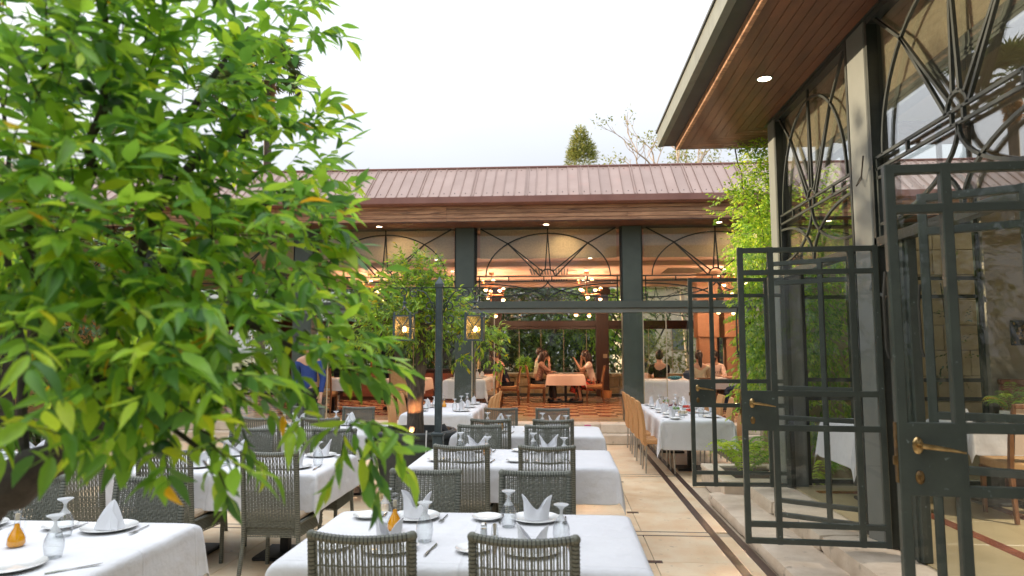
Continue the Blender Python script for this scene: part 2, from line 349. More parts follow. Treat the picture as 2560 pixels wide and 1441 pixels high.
M['bark'] = mat('grey_brown_bark', (0.15, 0.115, 0.085), (0.07, 0.052, 0.04), rough=0.85, scale=12, stretch=(3, 3, 0.7), bump=0.8, bscale=30)
M['barkdark'] = mat('dark_bark', (0.05, 0.042, 0.035), (0.025, 0.021, 0.018), rough=0.85, scale=14, bump=0.8, bscale=40)
M['cutwood'] = mat('sawn_wood', (0.52, 0.40, 0.28), (0.36, 0.25, 0.16), rough=0.8, scale=16, detail=6)
M['post'] = mat('blue_grey_cast_iron', (0.060, 0.085, 0.088), (0.04, 0.056, 0.06), rough=0.45, scale=10, bump=0.2, bscale=40, spots=((0.20, 0.24, 0.24), 30, 0.66, 0.72))
M['black'] = mat('matt_black', (0.016, 0.016, 0.017), (0.01, 0.01, 0.011), rough=0.5, scale=5)
M['cream'] = mat('cream_strip', (0.50, 0.42, 0.28), rough=0.5, scale=5)
M['glass'] = glass_mat('window_glass', (0.97, 0.98, 0.97), 1.42)
M['hallglass'] = glass_mat('hall_window_glass', (0.95, 0.97, 0.96), 3.2)
M['doorglass'] = glass_mat('door_glass', (0.975, 0.985, 0.98), 1.36, dirt=0.012)
M['tumbler'] = glass_mat('drinking_glass', (0.98, 0.99, 0.99), 1.55, edge=0.80)
M['glassfoot'] = glass_mat('thick_glass_foot', (0.97, 0.98, 0.98), 1.7, dirt=0.0, edge=0.75, glint=0.42)  # white mixed into stem and foot stands in for glass highlights
M['lampglass'] = glass_mat('lantern_glass', (0.95, 0.85, 0.66), 1.5, dirt=0.28, frost=True)
M['oil'] = mat('amber_oil', (0.88, 0.38, 0.01), (0.80, 0.30, 0.01), rough=0.08, scale=6)
M['globe'] = emis('lit_globe', (1.0, 0.66, 0.30), 6.0)
M['copper'] = mat('copper_cup', (0.70, 0.28, 0.12), (0.5, 0.18, 0.07), rough=0.35, metal=0.7)
M['down'] = emis('lit_downlight', (1.0, 0.78, 0.50), 12.0)
M['bulb'] = emis('lit_bulb', (1.0, 0.66, 0.30), 14.0)
M['grass'] = mat('dry_ground', (0.13, 0.11, 0.06), (0.07, 0.08, 0.035), rough=0.95, scale=1.5, detail=8)
M['farstone'] = mat('far_stone_wall', (0.62, 0.52, 0.38), (0.5, 0.41, 0.29), rough=0.8, scale=2, detail=5)
M['leaf_citrus'] = leaf_mat('citrus_leaf', [(0.0, (0.065, 0.18, 0.05)), (0.25, (0.12, 0.30, 0.04)), (0.60, (0.23, 0.46, 0.042)), (0.88, (0.38, 0.60, 0.05)), (0.985, (0.48, 0.60, 0.03)), (0.996, (0.68, 0.42, 0.015))], 0.5)
M['leaf_pot'] = leaf_mat('potted_citrus_leaf', [(0.0, (0.09, 0.18, 0.04)), (0.5, (0.22, 0.38, 0.04)), (0.9, (0.38, 0.55, 0.045)), (0.98, (0.6, 0.46, 0.02))], 0.45)
M['leaf_dark'] = leaf_mat('dark_foliage', [(0.0, (0.02, 0.045, 0.012)), (0.6, (0.055, 0.105, 0.018)), (1.0, (0.15, 0.22, 0.03))], 0.35)
M['leaf_vine'] = leaf_mat('vine_leaf', [(0.0, (0.12, 0.27, 0.03)), (0.6, (0.29, 0.47, 0.045)), (1.0, (0.50, 0.60, 0.06))], 0.5, tcol=1.6)
M['leaf_cypress'] = leaf_mat('cypress_foliage', [(0.0, (0.14, 0.20, 0.05)), (1.0, (0.42, 0.40, 0.11))], 0.35)
M['leaf_olive'] = leaf_mat('sparse_yellow_leaf', [(0.0, (0.12, 0.16, 0.03)), (1.0, (0.30, 0.30, 0.05))], 0.4)
M['palm'] = leaf_mat('palm_frond', [(0.0, (0.05, 0.09, 0.03)), (1.0, (0.13, 0.18, 0.05))], 0.2)
M['palmdead'] = leaf_mat('dead_palm_frond', [(0.0, (0.30, 0.17, 0.07)), (1.0, (0.42, 0.25, 0.11))], 0.2)
M['fruit'] = mat('green_fruit', (0.03, 0.085, 0.03), (0.02, 0.06, 0.02), rough=0.35, scale=20, bump=0.2, bscale=200)
# ================================================================ GROUND AND PATIO
g = MB().box(-400, 400, -300, 600, -0.20, -0.06); tag(g.build("ground", M['grass']), kind='structure')
fl = MB().box(-9.5, 2.6, -2.5, 13.0, -0.055, -0.012)
patio = tag(fl.build("patio_floor", M['grout']), kind='structure')
rng = random.Random(5)
def slab_mesh(wx, wy, th=0.012, gap=0.0022, m='marble'):
    return MB().box(-wx / 2 + gap, wx / 2 - gap, -wy / 2 + gap, wy / 2 - gap, -th, 0, ch=0.0012).mesh("tile", M[m])
def tile(par, me, x, y, z, name="tile"):
    o = link(name, me, par, Vector((x, y, z)) - wloc(par)); return o
ys = [-1.9, -1.05, -0.2, 0.65, 1.5, 2.35, 3.20, 4.05, 4.89, 5.74, 6.53]
y2 = [6.69, 7.44, 8.29, 9.14, 9.56]
y3 = [9.72, 10.48, 11.3, 12.15, 12.75]
cols = [(0.752, 1.362), (-0.10, 0.748), (-0.95, -0.10), (-1.80, -0.95), (-2.65, -1.80), (-3.5, -2.65), (-4.35, -3.5)]
cache = {}
for seg in (ys, y2, y3):
    for j in range(len(seg) - 1):
        for i, (xa, xb) in enumerate(cols):
            if seg[j] < 1.2 or (i > 2 and seg[j] > 9): continue
            a, b = round(xb - xa, 3), round(seg[j + 1] - seg[j], 3)
            if (a, b) not in cache: cache[(a, b)] = slab_mesh(a, b)
            tile(patio, cache[(a, b)], (xa + xb) / 2, (seg[j] + seg[j + 1]) / 2, 0.0)
        a, b = 0.10, round(seg[j + 1] - seg[j], 3)
        for (xa, xb) in ((1.438, 1.55),):
            key = (round(xb - xa, 3), b)
            if key not in cache: cache[key] = slab_mesh(*key)
            if seg[j] > 1.2: tile(patio, cache[key], (xa + xb) / 2, (seg[j] + seg[j + 1]) / 2, 0.0)
# dark inlaid strips and thin paired bands
st = MB()
for (xa, xb) in ((1.364, 1.436), (1.552, 1.62)): st.box(xa, xb, 1.0, 12.7, -0.012, 0.0)
for (ya, yb) in ((6.532, 6.556), (6.664, 6.688), (9.562, 9.586), (9.694, 9.718)): st.box(-9, 1.362, ya, yb, -0.012, 0.0)
st.build("inlay_strip", M['stripe'], patio)
bd = MB()
for (ya, yb) in ((6.558, 6.662), (9.588, 9.692)): bd.box(-9, 1.362, ya, yb, -0.012, 0.0)
bd.build("inlay_band", M['marble'], patio)
dia = MB().box(-0.06, 0.06, -0.035, 0.035, -0.006, 0.0012).mesh("inlay_square", M['stripe'])
for y in (5.74, 7.44, 4.05, 2.35, 9.14):
    for x in (0.75, -0.95): tile(patio, dia, x, y, 0.0, "inlay_square")
ex = MB()
ex.box(-9.4, -4.352, -2.4, 12.74, -0.011, 0.0); ex.box(-4.34, 2.6, -2.4, 1.19, -0.011, -0.001); ex.box(-4.34, -1.82, 9.14, 9.55, -0.011, -0.0008); ex.box(-4.34, -1.82, 9.73, 12.74, -0.011, -0.0008)
ex.box(1.624, 2.6, 8.9, 12.74, -0.011, 0.0)
ex.build("paving_slab", M['marble'], patio)

# ---------------------------------------------------------------- steps to the pavilion
step = empty("stone_step", (0, 12.88, 0)); step['kind'] = 'structure'
x = -9.0; k = 0
while x < 4.9:
    L = 0.95 + 0.35 * rng.random()
    for (ya, yb, z0, z1) in ((12.76, 13.06, 0.0, 0.168), (13.03, 13.5, 0.171, 0.338)):
        sh = 0.3 * (z1 > 0.2)
        MB().box(x + sh + 0.003, x + sh + L - 0.003, ya, yb, z0, z1, ch=0.012).build("step_block", M['stone'], step)
    x += L
# interior floor
fbase = tag(MB().box(-12, 9.4, 13.5, 21.1, 0.2, 0.325).build("pavilion_floor", M['grout']), kind='structure')
tr = slab_mesh(0.4, 0.4, 0.012, 0.0012, 'redtile'); tcm = slab_mesh(0.4, 0.4, 0.012, 0.0012, 'creamtile')
rest = [MB(), MB()]
for i in range(-28, 15):
    for j in range(16):
        xc, yc = i * 0.4 + 0.2, 14.5 + j * 0.4 + 0.2
        if yc > 21: continue
        red = (i + j) % 2 == 0
        if -3.3 < xc < 2.3: tile(fbase, tr if red else tcm, xc, yc, 0.34)
        else: rest[0 if red else 1].box(xc - 0.199, xc + 0.199, yc - 0.199, yc + 0.199, 0.326, 0.34)
for r_, m_ in zip(rest, ('redtile', 'creamtile')):
    o = r_.build("tile", M[m_], fbase); o['kind'] = 'stuff'
bb = MB()
bb.box(-12, 6, 13.52, 13.72, 0.326, 0.34); bb.box(-12, 6, 13.78, 14.0, 0.326, 0.3395); bb.box(-12, 6, 14.06, 14.5, 0.326, 0.34); bb.build("border_slab", M['creamtile'], fbase)
bb = MB(); bb.box(-12, 6, 13.722, 13.778, 0.326, 0.34); bb.box(-12, 6, 14.002, 14.058, 0.326, 0.34); bb.build("border_strip", M['stripe'], fbase)

# ================================================================ BACK PAVILION
pav = empty("restaurant_pavilion", (0, 13.7, 0), "long glazed pavilion with copper brown metal roof and timber fascia", "building")
BX = [6.46 - 3.35 * k for k in range(6)]          # bay centres
CX = [8.135 - 3.35 * k for k in range(7)]         # column centres
for cx in CX:
    c = MB().box(cx - 0.195, cx + 0.195, 13.62, 13.98, 0.34, 4.2, ch=0.01).build("column", M['green'], pav)
    tr_ = MB().box(cx - 0.205, cx - 0.197, 13.60, 13.64, 2.7, 4.2).box(cx + 0.197, cx + 0.205, 13.60, 13.64, 2.7, 4.2).build("column_trim", M['iron'], c)
def grille_lines(hw, aw, zr1, zr2, zb, zt, za, eye=True):
    P = []; r = 0.115 * aw
    P.append([(aw * math.cos(t), zr1 + (za - zr1) * math.sin(t)) for t in [math.pi * i / 28 for i in range(29)]])
    P.append([(r * math.cos(t), zr1 + r * math.sin(t)) for t in [math.pi * i / 10 for i in range(11)]])
    for s in (-1, 1):
        c = (s * aw * 0.645, zr1 + (za - zr1) * 0.765)
        P.append([c, (s * hw * 0.93, zt)]); P.append([c, (s * r * 0.75, zr1 + r * 0.7)]); P.append([c, (s * r * 1.05, zr1)])
        P.append([(0, za), (s * r * 0.36, zr1 + r * 0.93)])
        P.append([(s * hw * 0.945, zr1), (s * hw * 0.945, zb)])
        for u in (0.055, 0.54): P.append([(s * u * hw, zr1), (s * u * hw, zr2)])
        if eye:
            e = hw * 0.945
            P.append([(s * (e - e * math.cos(t)), zr2 - (zr2 - zb) * 0.82 * math.sin(t)) for t in [math.pi / 2 * i / 12 for i in range(13)]])
            P.append([(s * (e - e * math.cos(t)), zb + (zr2 - zb) * 0.87 * math.sin(t)) for t in [math.pi / 2 * i / 12 for i in range(13)]])
    P.append([(0, za), (0, zt)]); P.append([(-hw, zr1), (hw, zr1)]); P.append([(-hw, zr2), (hw, zr2)])
    return P
def grille(name, cx, fixed, axis, r, m, par, **kw):
    g_ = MB()
    for pl in grille_lines(**kw):
        pts = [((cx + u, fixed, z) if axis == 'x' else (fixed, cx + u, z)) for u, z in pl]
        g_.tube(pts, r, 4, sq=True)
    return g_.build(name, m, par)
for i, bx in enumerate(BX):
    wn = empty("window", (bx, 13.8, 2.69), parent=pav)
    MB().box(bx - 1.475, bx + 1.475, 13.80, 13.808, 2.7, 4.19).build("pane", M['glass'], wn)
    grille("window_grille", bx, 13.77, 'x', 0.017, M['iron'], wn, hw=1.475, aw=1.26, zr1=3.21, zr2=3.11, zb=2.70, zt=4.19, za=4.09)
    MB().box(bx - 1.4, bx + 1.4, 13.93, 13.94, 3.63, 4.2).box(bx - 1.4, bx + 1.4, 13.925, 13.945, 3.60, 3.63).build("roller_blind", M['blind'], wn)
    fr = MB()
    for s in (-1, 1): fr.box(bx + s * 1.475, bx + s * 1.45, 13.74, 13.85, 2.69, 4.2)
    fr.build("window_frame", M['iron'], wn)
MB().box(-12, 9.4, 13.56, 13.96, 2.55, 2.69, ch=0.006).build("lintel", M['lintel'], pav)
MB().box(-12, 9.4, 13.60, 13.9, 2.46, 2.545).build("door_track", M['track'], pav)
MB().box(-12, 9.4, 13.57, 13.99, 4.2, 4.25).build("head_beam", M['iron'], pav)
# frameless glass leaves folded back beside the columns
for cx, sx in ((-1.915, 1), (-1.915, -1), (1.435, 1), (1.435, -1), (-5.265, 1)):
    lf = empty("glass_leaf", (cx, 13.66, 0.36), parent=pav)
    x0, x1 = (cx + 0.20, cx + 0.62) if sx > 0 else (cx - 0.3, cx + 0.18)
    MB().box(x0, x1, 13.45, 13.458, 0.36, 2.46).build("pane", M['glass'], lf)
    MB().box(x1 - 0.008, x1 + 0.008, 13.44, 13.468, 0.36, 2.46).build("edge_strip", M['cream'], lf)
# roof
y0, z0, y1, z1 = 12.78, 4.64, 13.80, 5.46
nrm = Vector((0, -(z1 - z0), (y1 - y0))).normalized()
def roof_panel(wd, dbl):
    b = MB(); d = Vector((0, y1 - y0, z1 - z0))
    a = Vector((-wd / 2, 0, 0)); c = Vector((wd / 2, 0, 0)); n = nrm * 0.012
    b.add([a, c, c + d, a + d, a + n, c + n, c + d + n, a + d + n], [(0, 1, 2, 3), (4, 7, 6, 5), (0, 4, 5, 1), (2, 6, 7, 3), (1, 5, 6, 2), (0, 3, 7, 4)])
    for rx in ([0] if not dbl else [0, 0.045]):
        b.bar(a + n + Vector((0.012 + rx, 0, 0)) + nrm * 0.012, a + n + d + Vector((0.012 + rx, 0, 0)) + nrm * 0.012, 0.010, 0.016, nrm)
    b.cm = 1
    for t in (0.10, 0.90):
        p = Vector((0, 0, 0)) + d * t + n
        b.bar(p, p + nrm * 0.008, 0.016, 0.016, (1, 0, 0))
    return b.mesh("roof_panel", [M['roof'], M['leadd']])
rp = [roof_panel(0.206, False), roof_panel(0.206, True)]
rf = empty("roof", (0, y0, z0), parent=pav)
X = -12.0; k = 0
while X < 9.5:
    o = link("roof_panel", rp[1 if k % 5 == 0 else 0], rf, Vector((X, 0, 0.003 * rng.random()))); X += 0.208; k += 1
MB().box(-12.2, 9.7, 13.76, 13.9, 5.455, 5.50, ch=0.01).build("ridge_cap", M['gutter'], rf)
MB().prism([(13.85, 5.44), (13.85, 5.38), (21.6, 4.6), (21.6, 4.7)], 0, -12.1, 9.6).build("rear_slope", M['roof'], rf)
MB().prism([(12.74, 4.645), (12.74, 4.52), (12.80, 4.50), (12.98, 4.50), (12.98, 4.60), (12.80, 4.63)], 0, -12.1, 9.6).build("gutter", M['gutter'], rf, bevel=0.006)
# timber fascia boards, stepping inwards as they go down
fz = [4.50, 4.432, 4.350, 4.268, 4.205]; lens = [0.0, 0.9, 0.3, 1.3]
for r_ in range(4):
    xx = -12.0 + lens[r_] * 0.0
    brk = [-12, -8.9, -5.6, -2.19, 1.3 + (r_ % 2) * 1.4, 4.6, 9.5]
    yy = 12.93 + 0.013 * r_
    for a, b in zip(brk[:-1], brk[1:]):
        MB().box(a + 0.002, b - 0.002, yy, yy + 0.03, fz[r_ + 1] + 0.003, fz[r_] - 0.003, ch=0.003).build("cladding_board", M['wood'], pav)
MB().box(-12, 9.5, 12.975, 13.0, 4.2, 4.5).build("fascia_backing", M['leadd'], pav)
for r_ in range(6):
    MB().box(-12, 9.5, 12.98 + r_ * 0.1, 13.078 + r_ * 0.1, 4.19, 4.203, ch=0.002).build("soffit_board", M['soffit'], pav)
def downlight(x, y, z, par, r=0.05):
    d = empty("downlight", (x, y, z), parent=par)
    MB().lathe([(r + 0.016, -0.006), (r + 0.016, 0.0), (r, 0.0), (r, -0.006), (r + 0.016, -0.006)], 20, (x, y, z), cap=False).build("trim_ring", M['column'], d)
    MB().lathe([(r * 0.98, -0.004), (r * 0.98, -0.001)], 20, (x, y, z)).build("lens", M['down'], d)
for bx in BX: downlight(bx - 0.02, 13.32, 4.19, pav, 0.055)
# ceiling and inner structure
MB().box(-12, 9.4, 14.5, 21.3, 3.70, 3.8).box(-12, 9.4, 13.95, 14.5, 4.22, 4.3).box(-12, 9.4, 14.45, 14.5, 3.8, 4.22).build("ceiling", M['ceiling'], pav)
for bx in BX:
    downlight(bx + 0.35, 14.2, 4.22, pav, 0.045)
    if -5 < bx < 4:
        l = bpy.data.lights.new("downlight_light", 'SPOT'); l.energy = 70; l.color = (1.0, 0.78, 0.50); l.spot_size = R(150); l.spot_blend = 0.9; l.shadow_soft_size = 0.06
        o = bpy.data.objects.new("downlight_light", l); COL.objects.link(o); o.location = (bx + 0.35, 14.22, 4.18)
cb = MB()
for yy in (15.4, 17.9, 20.2): cb.box(-12, 9.4, yy - 0.14, yy + 0.14, 3.60, 3.70, ch=0.01)
cb.build("ceiling_beam", M['ceiling'], pav)
for bx in BX[:5]:
    gl = MB()
    for k in range(14): gl.box(bx - 0.5 + k * 0.07, bx - 0.46 + k * 0.07, 19.4, 16.52, 3.692, 3.70)
    gl.build("air_grille", M['leadd'], pav)
    for yy in (14.7, 16.9, 19.2): downlight(bx + 0.9, yy, 3.70 if yy != 15.4 else 3.6, pav, 0.045)
# back wall of timber columns, beams and glazing
for cx in (7.9, 4.585, 1.285, -1.99, -5.3, -8.6, -11.8):
    MB().box(cx - 0.195, cx + 0.195, 20.98, 21.3, 0.34, 3.70, ch=0.01).box(cx - 0.09, cx + 0.09, 20.965, 20.98, 0.5, 3.5).build("timber_column", M['darkwood'], pav, bevel=0.004)
    MB().box(cx - 0.25, cx + 0.25, 20.92, 21.36, 3.45, 3.6).build("column_capital", M['darkwood'], pav)
MB().box(-12, 9.4, 21.02, 21.22, 2.46, 2.64, ch=0.01).build("timber_beam", M['darkwood'], pav)
MB().box(-12, 9.4, 21.06, 21.18, 2.38, 2.46).build("rear_track", M['darkwood'], pav)
MB().box(-12, 9.4, 21.02, 21.2, 0.34, 0.42).build("rear_sill", M['iron'], pav)
for k, (a, b) in enumerate([(4.79, 7.7), (1.48, 4.39), (-1.795, 1.09), (-5.105, -2.185), (-8.405, -5.495), (-11.6, -8.8)]):
    bx = (a + b) / 2; hw = (b - a) / 2
    wn = empty("window", (bx, 21.1, 0.42), parent=pav)
    MB().box(a, b, 21.12, 21.128, 2.64, 3.70).box(a, b, 21.14, 21.148, 0.42, 2.4).build("pane", M['glass'], wn)
    grille("window_grille", bx, 21.09, 'x', 0.014, M['iron'], wn, hw=hw, aw=hw * 0.86, zr1=3.21, zr2=3.11, zb=2.66, zt=3.7, za=4.0 - 0.32)
    ms = MB()
    for u in (0.19, 0.43, 0.68, 0.93): ms.box(a + u * 2 * hw * 0.97 - 0.006, a + u * 2 * hw * 0.97 + 0.008, 21.12, 21.145, 0.42, 2.4)
    ms.build("edge_strip", M['cream'], wn)
MB().box(1.30, 1.42, 20.955, 20.965, 1.50, 1.62, ch=0.003).box(1.325, 1.395, 20.95, 20.956, 1.575, 1.605).build("wall_thermostat", M['cream'], pav)
# end walls of the pavilion
MB().box(9.3, 9.5, 13.6, 21.3, 0.0, 4.6).build("end_wall", M['wallstone'], pav)
MB().box(-12.2, -12.0, 13.6, 21.3, 0.0, 4.6).build("end_wall", M['wallstone'], pav)
for k, (a, b) in enumerate(((3.50, 4.05), (4.18, 4.64))):
    p = empty("stone_pillar", ((a + b) / 2, 18.0, 0.34), "rose stone pillar with thick upper block behind the seated %s" % ("woman with a ponytail" if k == 0 else "man in a pink sweater"), "pillar")
    MB().box(a + 0.05, b - 0.05, 17.8, 18.2, 0.34, 2.05, ch=0.01).build("shaft", M['pillar'], p)
    MB().box(a, b, 17.74, 18.26, 2.05, 3.69, ch=0.015).build("upper_block", M['pillar'], p)

# ================================================================ RIGHT HALL
hall = empty("dining_hall", (2.4, 3.5, 0), "dining hall with dark green arched ironwork windows and wide timber eaves", "building")
FZ = 0.26
MB().box(2.40, 8.2, -3.5, 7.75, 0.05, FZ - 0.012).build("hall_floor_base", M['grout'], hall)
hf = slab_mesh(0.72, 0.72, 0.012, 0.001, 'hallfloor'); 
for i in range(8):
    for j in range(13):
        link("floor_slab", hf, hall, Vector((2.46 + 0.36 + i * 0.72, -1.4 + j * 0.72 + 0.0, FZ)) - wloc(hall))
rs = MB()
for xx in (3.16, 3.92, 6.05): rs.box(xx, xx + 0.11, -2, 7.7, FZ, FZ + 0.003)
for yy in (7.25, 1.1): rs.box(2.6, 8.1, yy, yy + 0.11, FZ + 0.0035, FZ + 0.006)
rs.build("floor_stripe", M['redtile'], hall)
COLS = [(7.59, 7.81), (5.33, 5.65), (2.80, 3.08), (0.4, 0.7)]
for (a, b) in COLS:
    MB().box(2.385, 2.62, a, b, 0.02, 4.27, ch=0.008).build("column", M['column'], hall)
BAYS = [(6.62, 0.955), (4.205, 1.11), (1.75, 1.04)]
for (cy, hw) in BAYS:
    wn = empty("window", (2.45, cy, 2.5), parent=hall)
    MB().box(2.45, 2.456, cy - hw + 0.03, cy + hw - 0.03, 2.52, 4.26).build("pane", M['hallglass'], wn)
    g_ = MB()
    for pl in grille_lines(hw=hw, aw=hw * 0.86, zr1=3.15, zr2=3.06, zb=2.54, zt=4.26, za=4.12):
        for a, b in zip(pl[:-1], pl[1:]):
            g_.bar((2.415, cy + a[0], a[1]), (2.415, cy + b[0], b[1]), 0.045, 0.020, (0, 0, 1) if abs(b[0] - a[0]) > abs(b[1] - a[1]) else (0, 1, 0)) if False else g_.tube([(2.415, cy + a[0], a[1]), (2.415, cy + b[0], b[1])], 0.0155, 4, sq=True)
    g_.build("window_grille", M['iron'], wn)
    fr = MB()
    for s in (-1, 1): fr.box(2.388, 2.47, cy + s * hw, cy + s * (hw - 0.035), FZ, 4.26)
    fr.box(2.388, 2.47, cy - hw, cy + hw, 2.47, 2.54); fr.box(2.39, 2.47, cy - hw, cy + hw, 4.22, 4.268)
    fr.build("window_frame", M['iron'], wn)
    MB().box(2.50, 2.51, cy - hw + 0.03, cy + hw - 0.03, 3.64, 4.26).build("roller_blind", M['blind'], wn)
    MB().box(2.49, 2.60, cy - hw + 0.03, cy + hw - 0.03, 3.48, 3.63).box(2.484, 2.49, cy - hw + 0.03, cy + hw - 0.03, 3.50, 3.515).box(2.484, 2.49, cy - hw + 0.03, cy + hw - 0.03, 3.53, 3.545).build("eaves_reflection_bar", M['lead'], wn)  # added grey bar standing in for the eaves mirrored in the glass
MB().box(2.37, 2.72, -3.5, 7.9, 4.272, 4.4).build("head_beam", M['iron'], hall)
MB().box(2.74, 8.2, -3.5, 7.8, 4.28, 4.4).build("ceiling", M['plaster'], hall)
# stone threshold and rough steps along the hall
def rough_block(x0, x1, y0, y1, z0, z1, seed, amp=0.012, m='stone', name="kerb_stone", par=None, n=(4, 8, 2)):
    rr = random.Random(seed); nx, ny, nz = n; vs = {}; b = MB(); lst = []
    def vid(i, j, k):
        if (i, j, k) not in vs:
            e = (i in (0, nx)) + (j in (0, ny)) + (k in (0, nz))
            p = [x0 + (x1 - x0) * i / nx, y0 + (y1 - y0) * j / ny, z0 + (z1 - z0) * k / nz]
            cx, cy, cz = (x0 + x1) / 2, (y0 + y1) / 2, (z0 + z1) / 2
            sh = 0.012 * max(0, e - 1)
            for q, c in enumerate((cx, cy, cz)): p[q] += (1 if c > p[q] else -1) * sh + rr.uniform(-amp, amp) * (0.25 if k == nz else 1)
            vs[(i, j, k)] = len(lst); lst.append(p)
        return vs[(i, j, k)]
    fs = []
    for i in range(nx):
        for j in range(ny):
            fs.append((vid(i, j, 0), vid(i, j + 1, 0), vid(i + 1, j + 1, 0), vid(i + 1, j, 0))); fs.append((vid(i, j, nz), vid(i + 1, j, nz), vid(i + 1, j + 1, nz), vid(i, j + 1, nz)))
    for i in range(nx):
        for k in range(nz):
            fs.append((vid(i, 0, k), vid(i + 1, 0, k), vid(i + 1, 0, k + 1), vid(i, 0, k + 1))); fs.append((vid(i, ny, k), vid(i, ny, k + 1), vid(i + 1, ny, k + 1), vid(i + 1, ny, k)))
    for j in range(ny):
        for k in range(nz):
            fs.append((vid(0, j, k), vid(0, j, k + 1), vid(0, j + 1, k + 1), vid(0, j + 1, k))); fs.append((vid(nx, j, k), vid(nx, j + 1, k), vid(nx, j + 1, k + 1), vid(nx, j, k + 1)))
    b.add(lst, fs); return b.build(name, M[m], par, smooth=True)
kerb = empty("hall_kerb", (1.8, 4.5, 0)); kerb['kind'] = 'structure'
yy = 1.0; k = 0
while yy < 8.4:
    L = 1.5 + 0.7 * rng.random(); 
    if yy + L > 8.0: L = 8.0 - yy
    if L < 0.1: break
    rough_block(1.60 + 0.03 * rng.random() - (0.06 if yy > 6.9 else 0), 2.06, yy + 0.004, yy + L - 0.004, 0.001, 0.125 + 0.002 * rng.random(), k, 0.004, n=(5, 10, 2), par=kerb)
    k += 1; yy += L
yy = 1.0
while yy < 7.8:
    L = 0.9 + 0.5 * rng.random()
    if yy + L > 7.8: L = 7.8 - yy
    if L < 0.1: break
    rough_block(2.0 + 0.015 * rng.random(), 2.45, yy + 0.003, yy + L - 0.003, 0.10, 0.262, 50 + k, 0.004, n=(4, 8, 2), par=kerb)
    k += 1; yy += L
# eaves
MB().prism([(1.28, 4.33), (1.35, 4.33), (1.35, 4.52), (1.28, 4.52)], 1, -3.5, 8.78).build("roof_edge", M['lead'], hall, bevel=0.004)
MB().box(1.262, 1.36, -3.5, 8.81, 4.52, 4.545).build("roof_edge_cap", M['leadd'], hall)
MB().box(1.352, 1.50, -3.5, 8.78, 4.34, 4.36).build("gutter_underside", M['leadd'], hall)
MB().box(1.50, 8.4, 8.72, 8.80, 4.30, 4.52).build("roof_edge", M['leadd'], hall)
MB().box(1.50, 1.545, -3.5, 8.7, 4.262, 4.35, ch=0.006).build("timber_edging", M['wood'], hall)
MB().box(1.36, 8.4, -3.5, 8.78, 4.53, 4.60).build("roof_deck", M['leadd'], hall)
MB().box(1.52, 8.4, -3.5, 8.72, 4.30, 4.36).build("soffit_backing", M['black'], hall)
n_pl = 9; pw = 0.0925; G = 0.0026
for i in range(n_pl):
    a, b = 1.548 + i * pw + G, 1.548 + (i + 1) * pw - G; ya, yb = 8.70 - i * 0.098, 8.70 - (i + 1) * 0.098
    MB().prism([(a, -3.4), (b, -3.4), (b, yb - 0.006), (a, ya - 0.006)], 2, 4.278, 4.296).build("soffit_board", M['soffit'], hall)
    MB().prism([(a, ya - 0.005), (b, yb + 0.005), (8.3, yb + 0.005), (8.3, ya - 0.005)], 2, 4.279, 4.297).build("soffit_board", M['soffit'], hall)
for yy in (6.45, 2.2): downlight(1.96, yy, 4.278, hall, 0.062)
# end wall
ew = empty("window", (3.6, 7.75, FZ), parent=hall)
fr = MB()
for xx in (2.66, 3.16, 3.72, 4.20, 4.52): fr.box(xx - 0.022, xx + 0.022, 7.68, 7.72, FZ, 4.27)
for zz in (0.30, 1.18, 1.38, 2.28, 2.48, 3.06, 3.16): fr.box(2.64, 4.54, 7.685, 7.715, zz - 0.02, zz + 0.02)
fr.build("window_frame", M['iron'], ew); MB().box(2.66, 4.52, 7.70, 7.706, FZ, 4.26).build("pane", M['endglass'], ew)
MB().box(4.55, 8.2, 7.62, 7.8, FZ, 4.28).build("plaster_wall", M['plaster'], hall)
for xx in (5.25, 6.0, 6.9): MB().box(xx, xx + 0.42, 7.54, 7.618, FZ, 4.28, ch=0.01).build("pilaster", M['plaster'], hall)
MB().box(4.56, 8.2, 7.50, 7.535, FZ, 1.34, ch=0.005).box(4.55, 8.2, 7.47, 7.534, 1.34, 1.40, ch=0.01).build("wainscot", M['wainscot'], hall)
MB().box(8.0, 8.2, -3.5, 7.6, FZ, 4.28).build("plaster_wall", M['plaster'], hall)
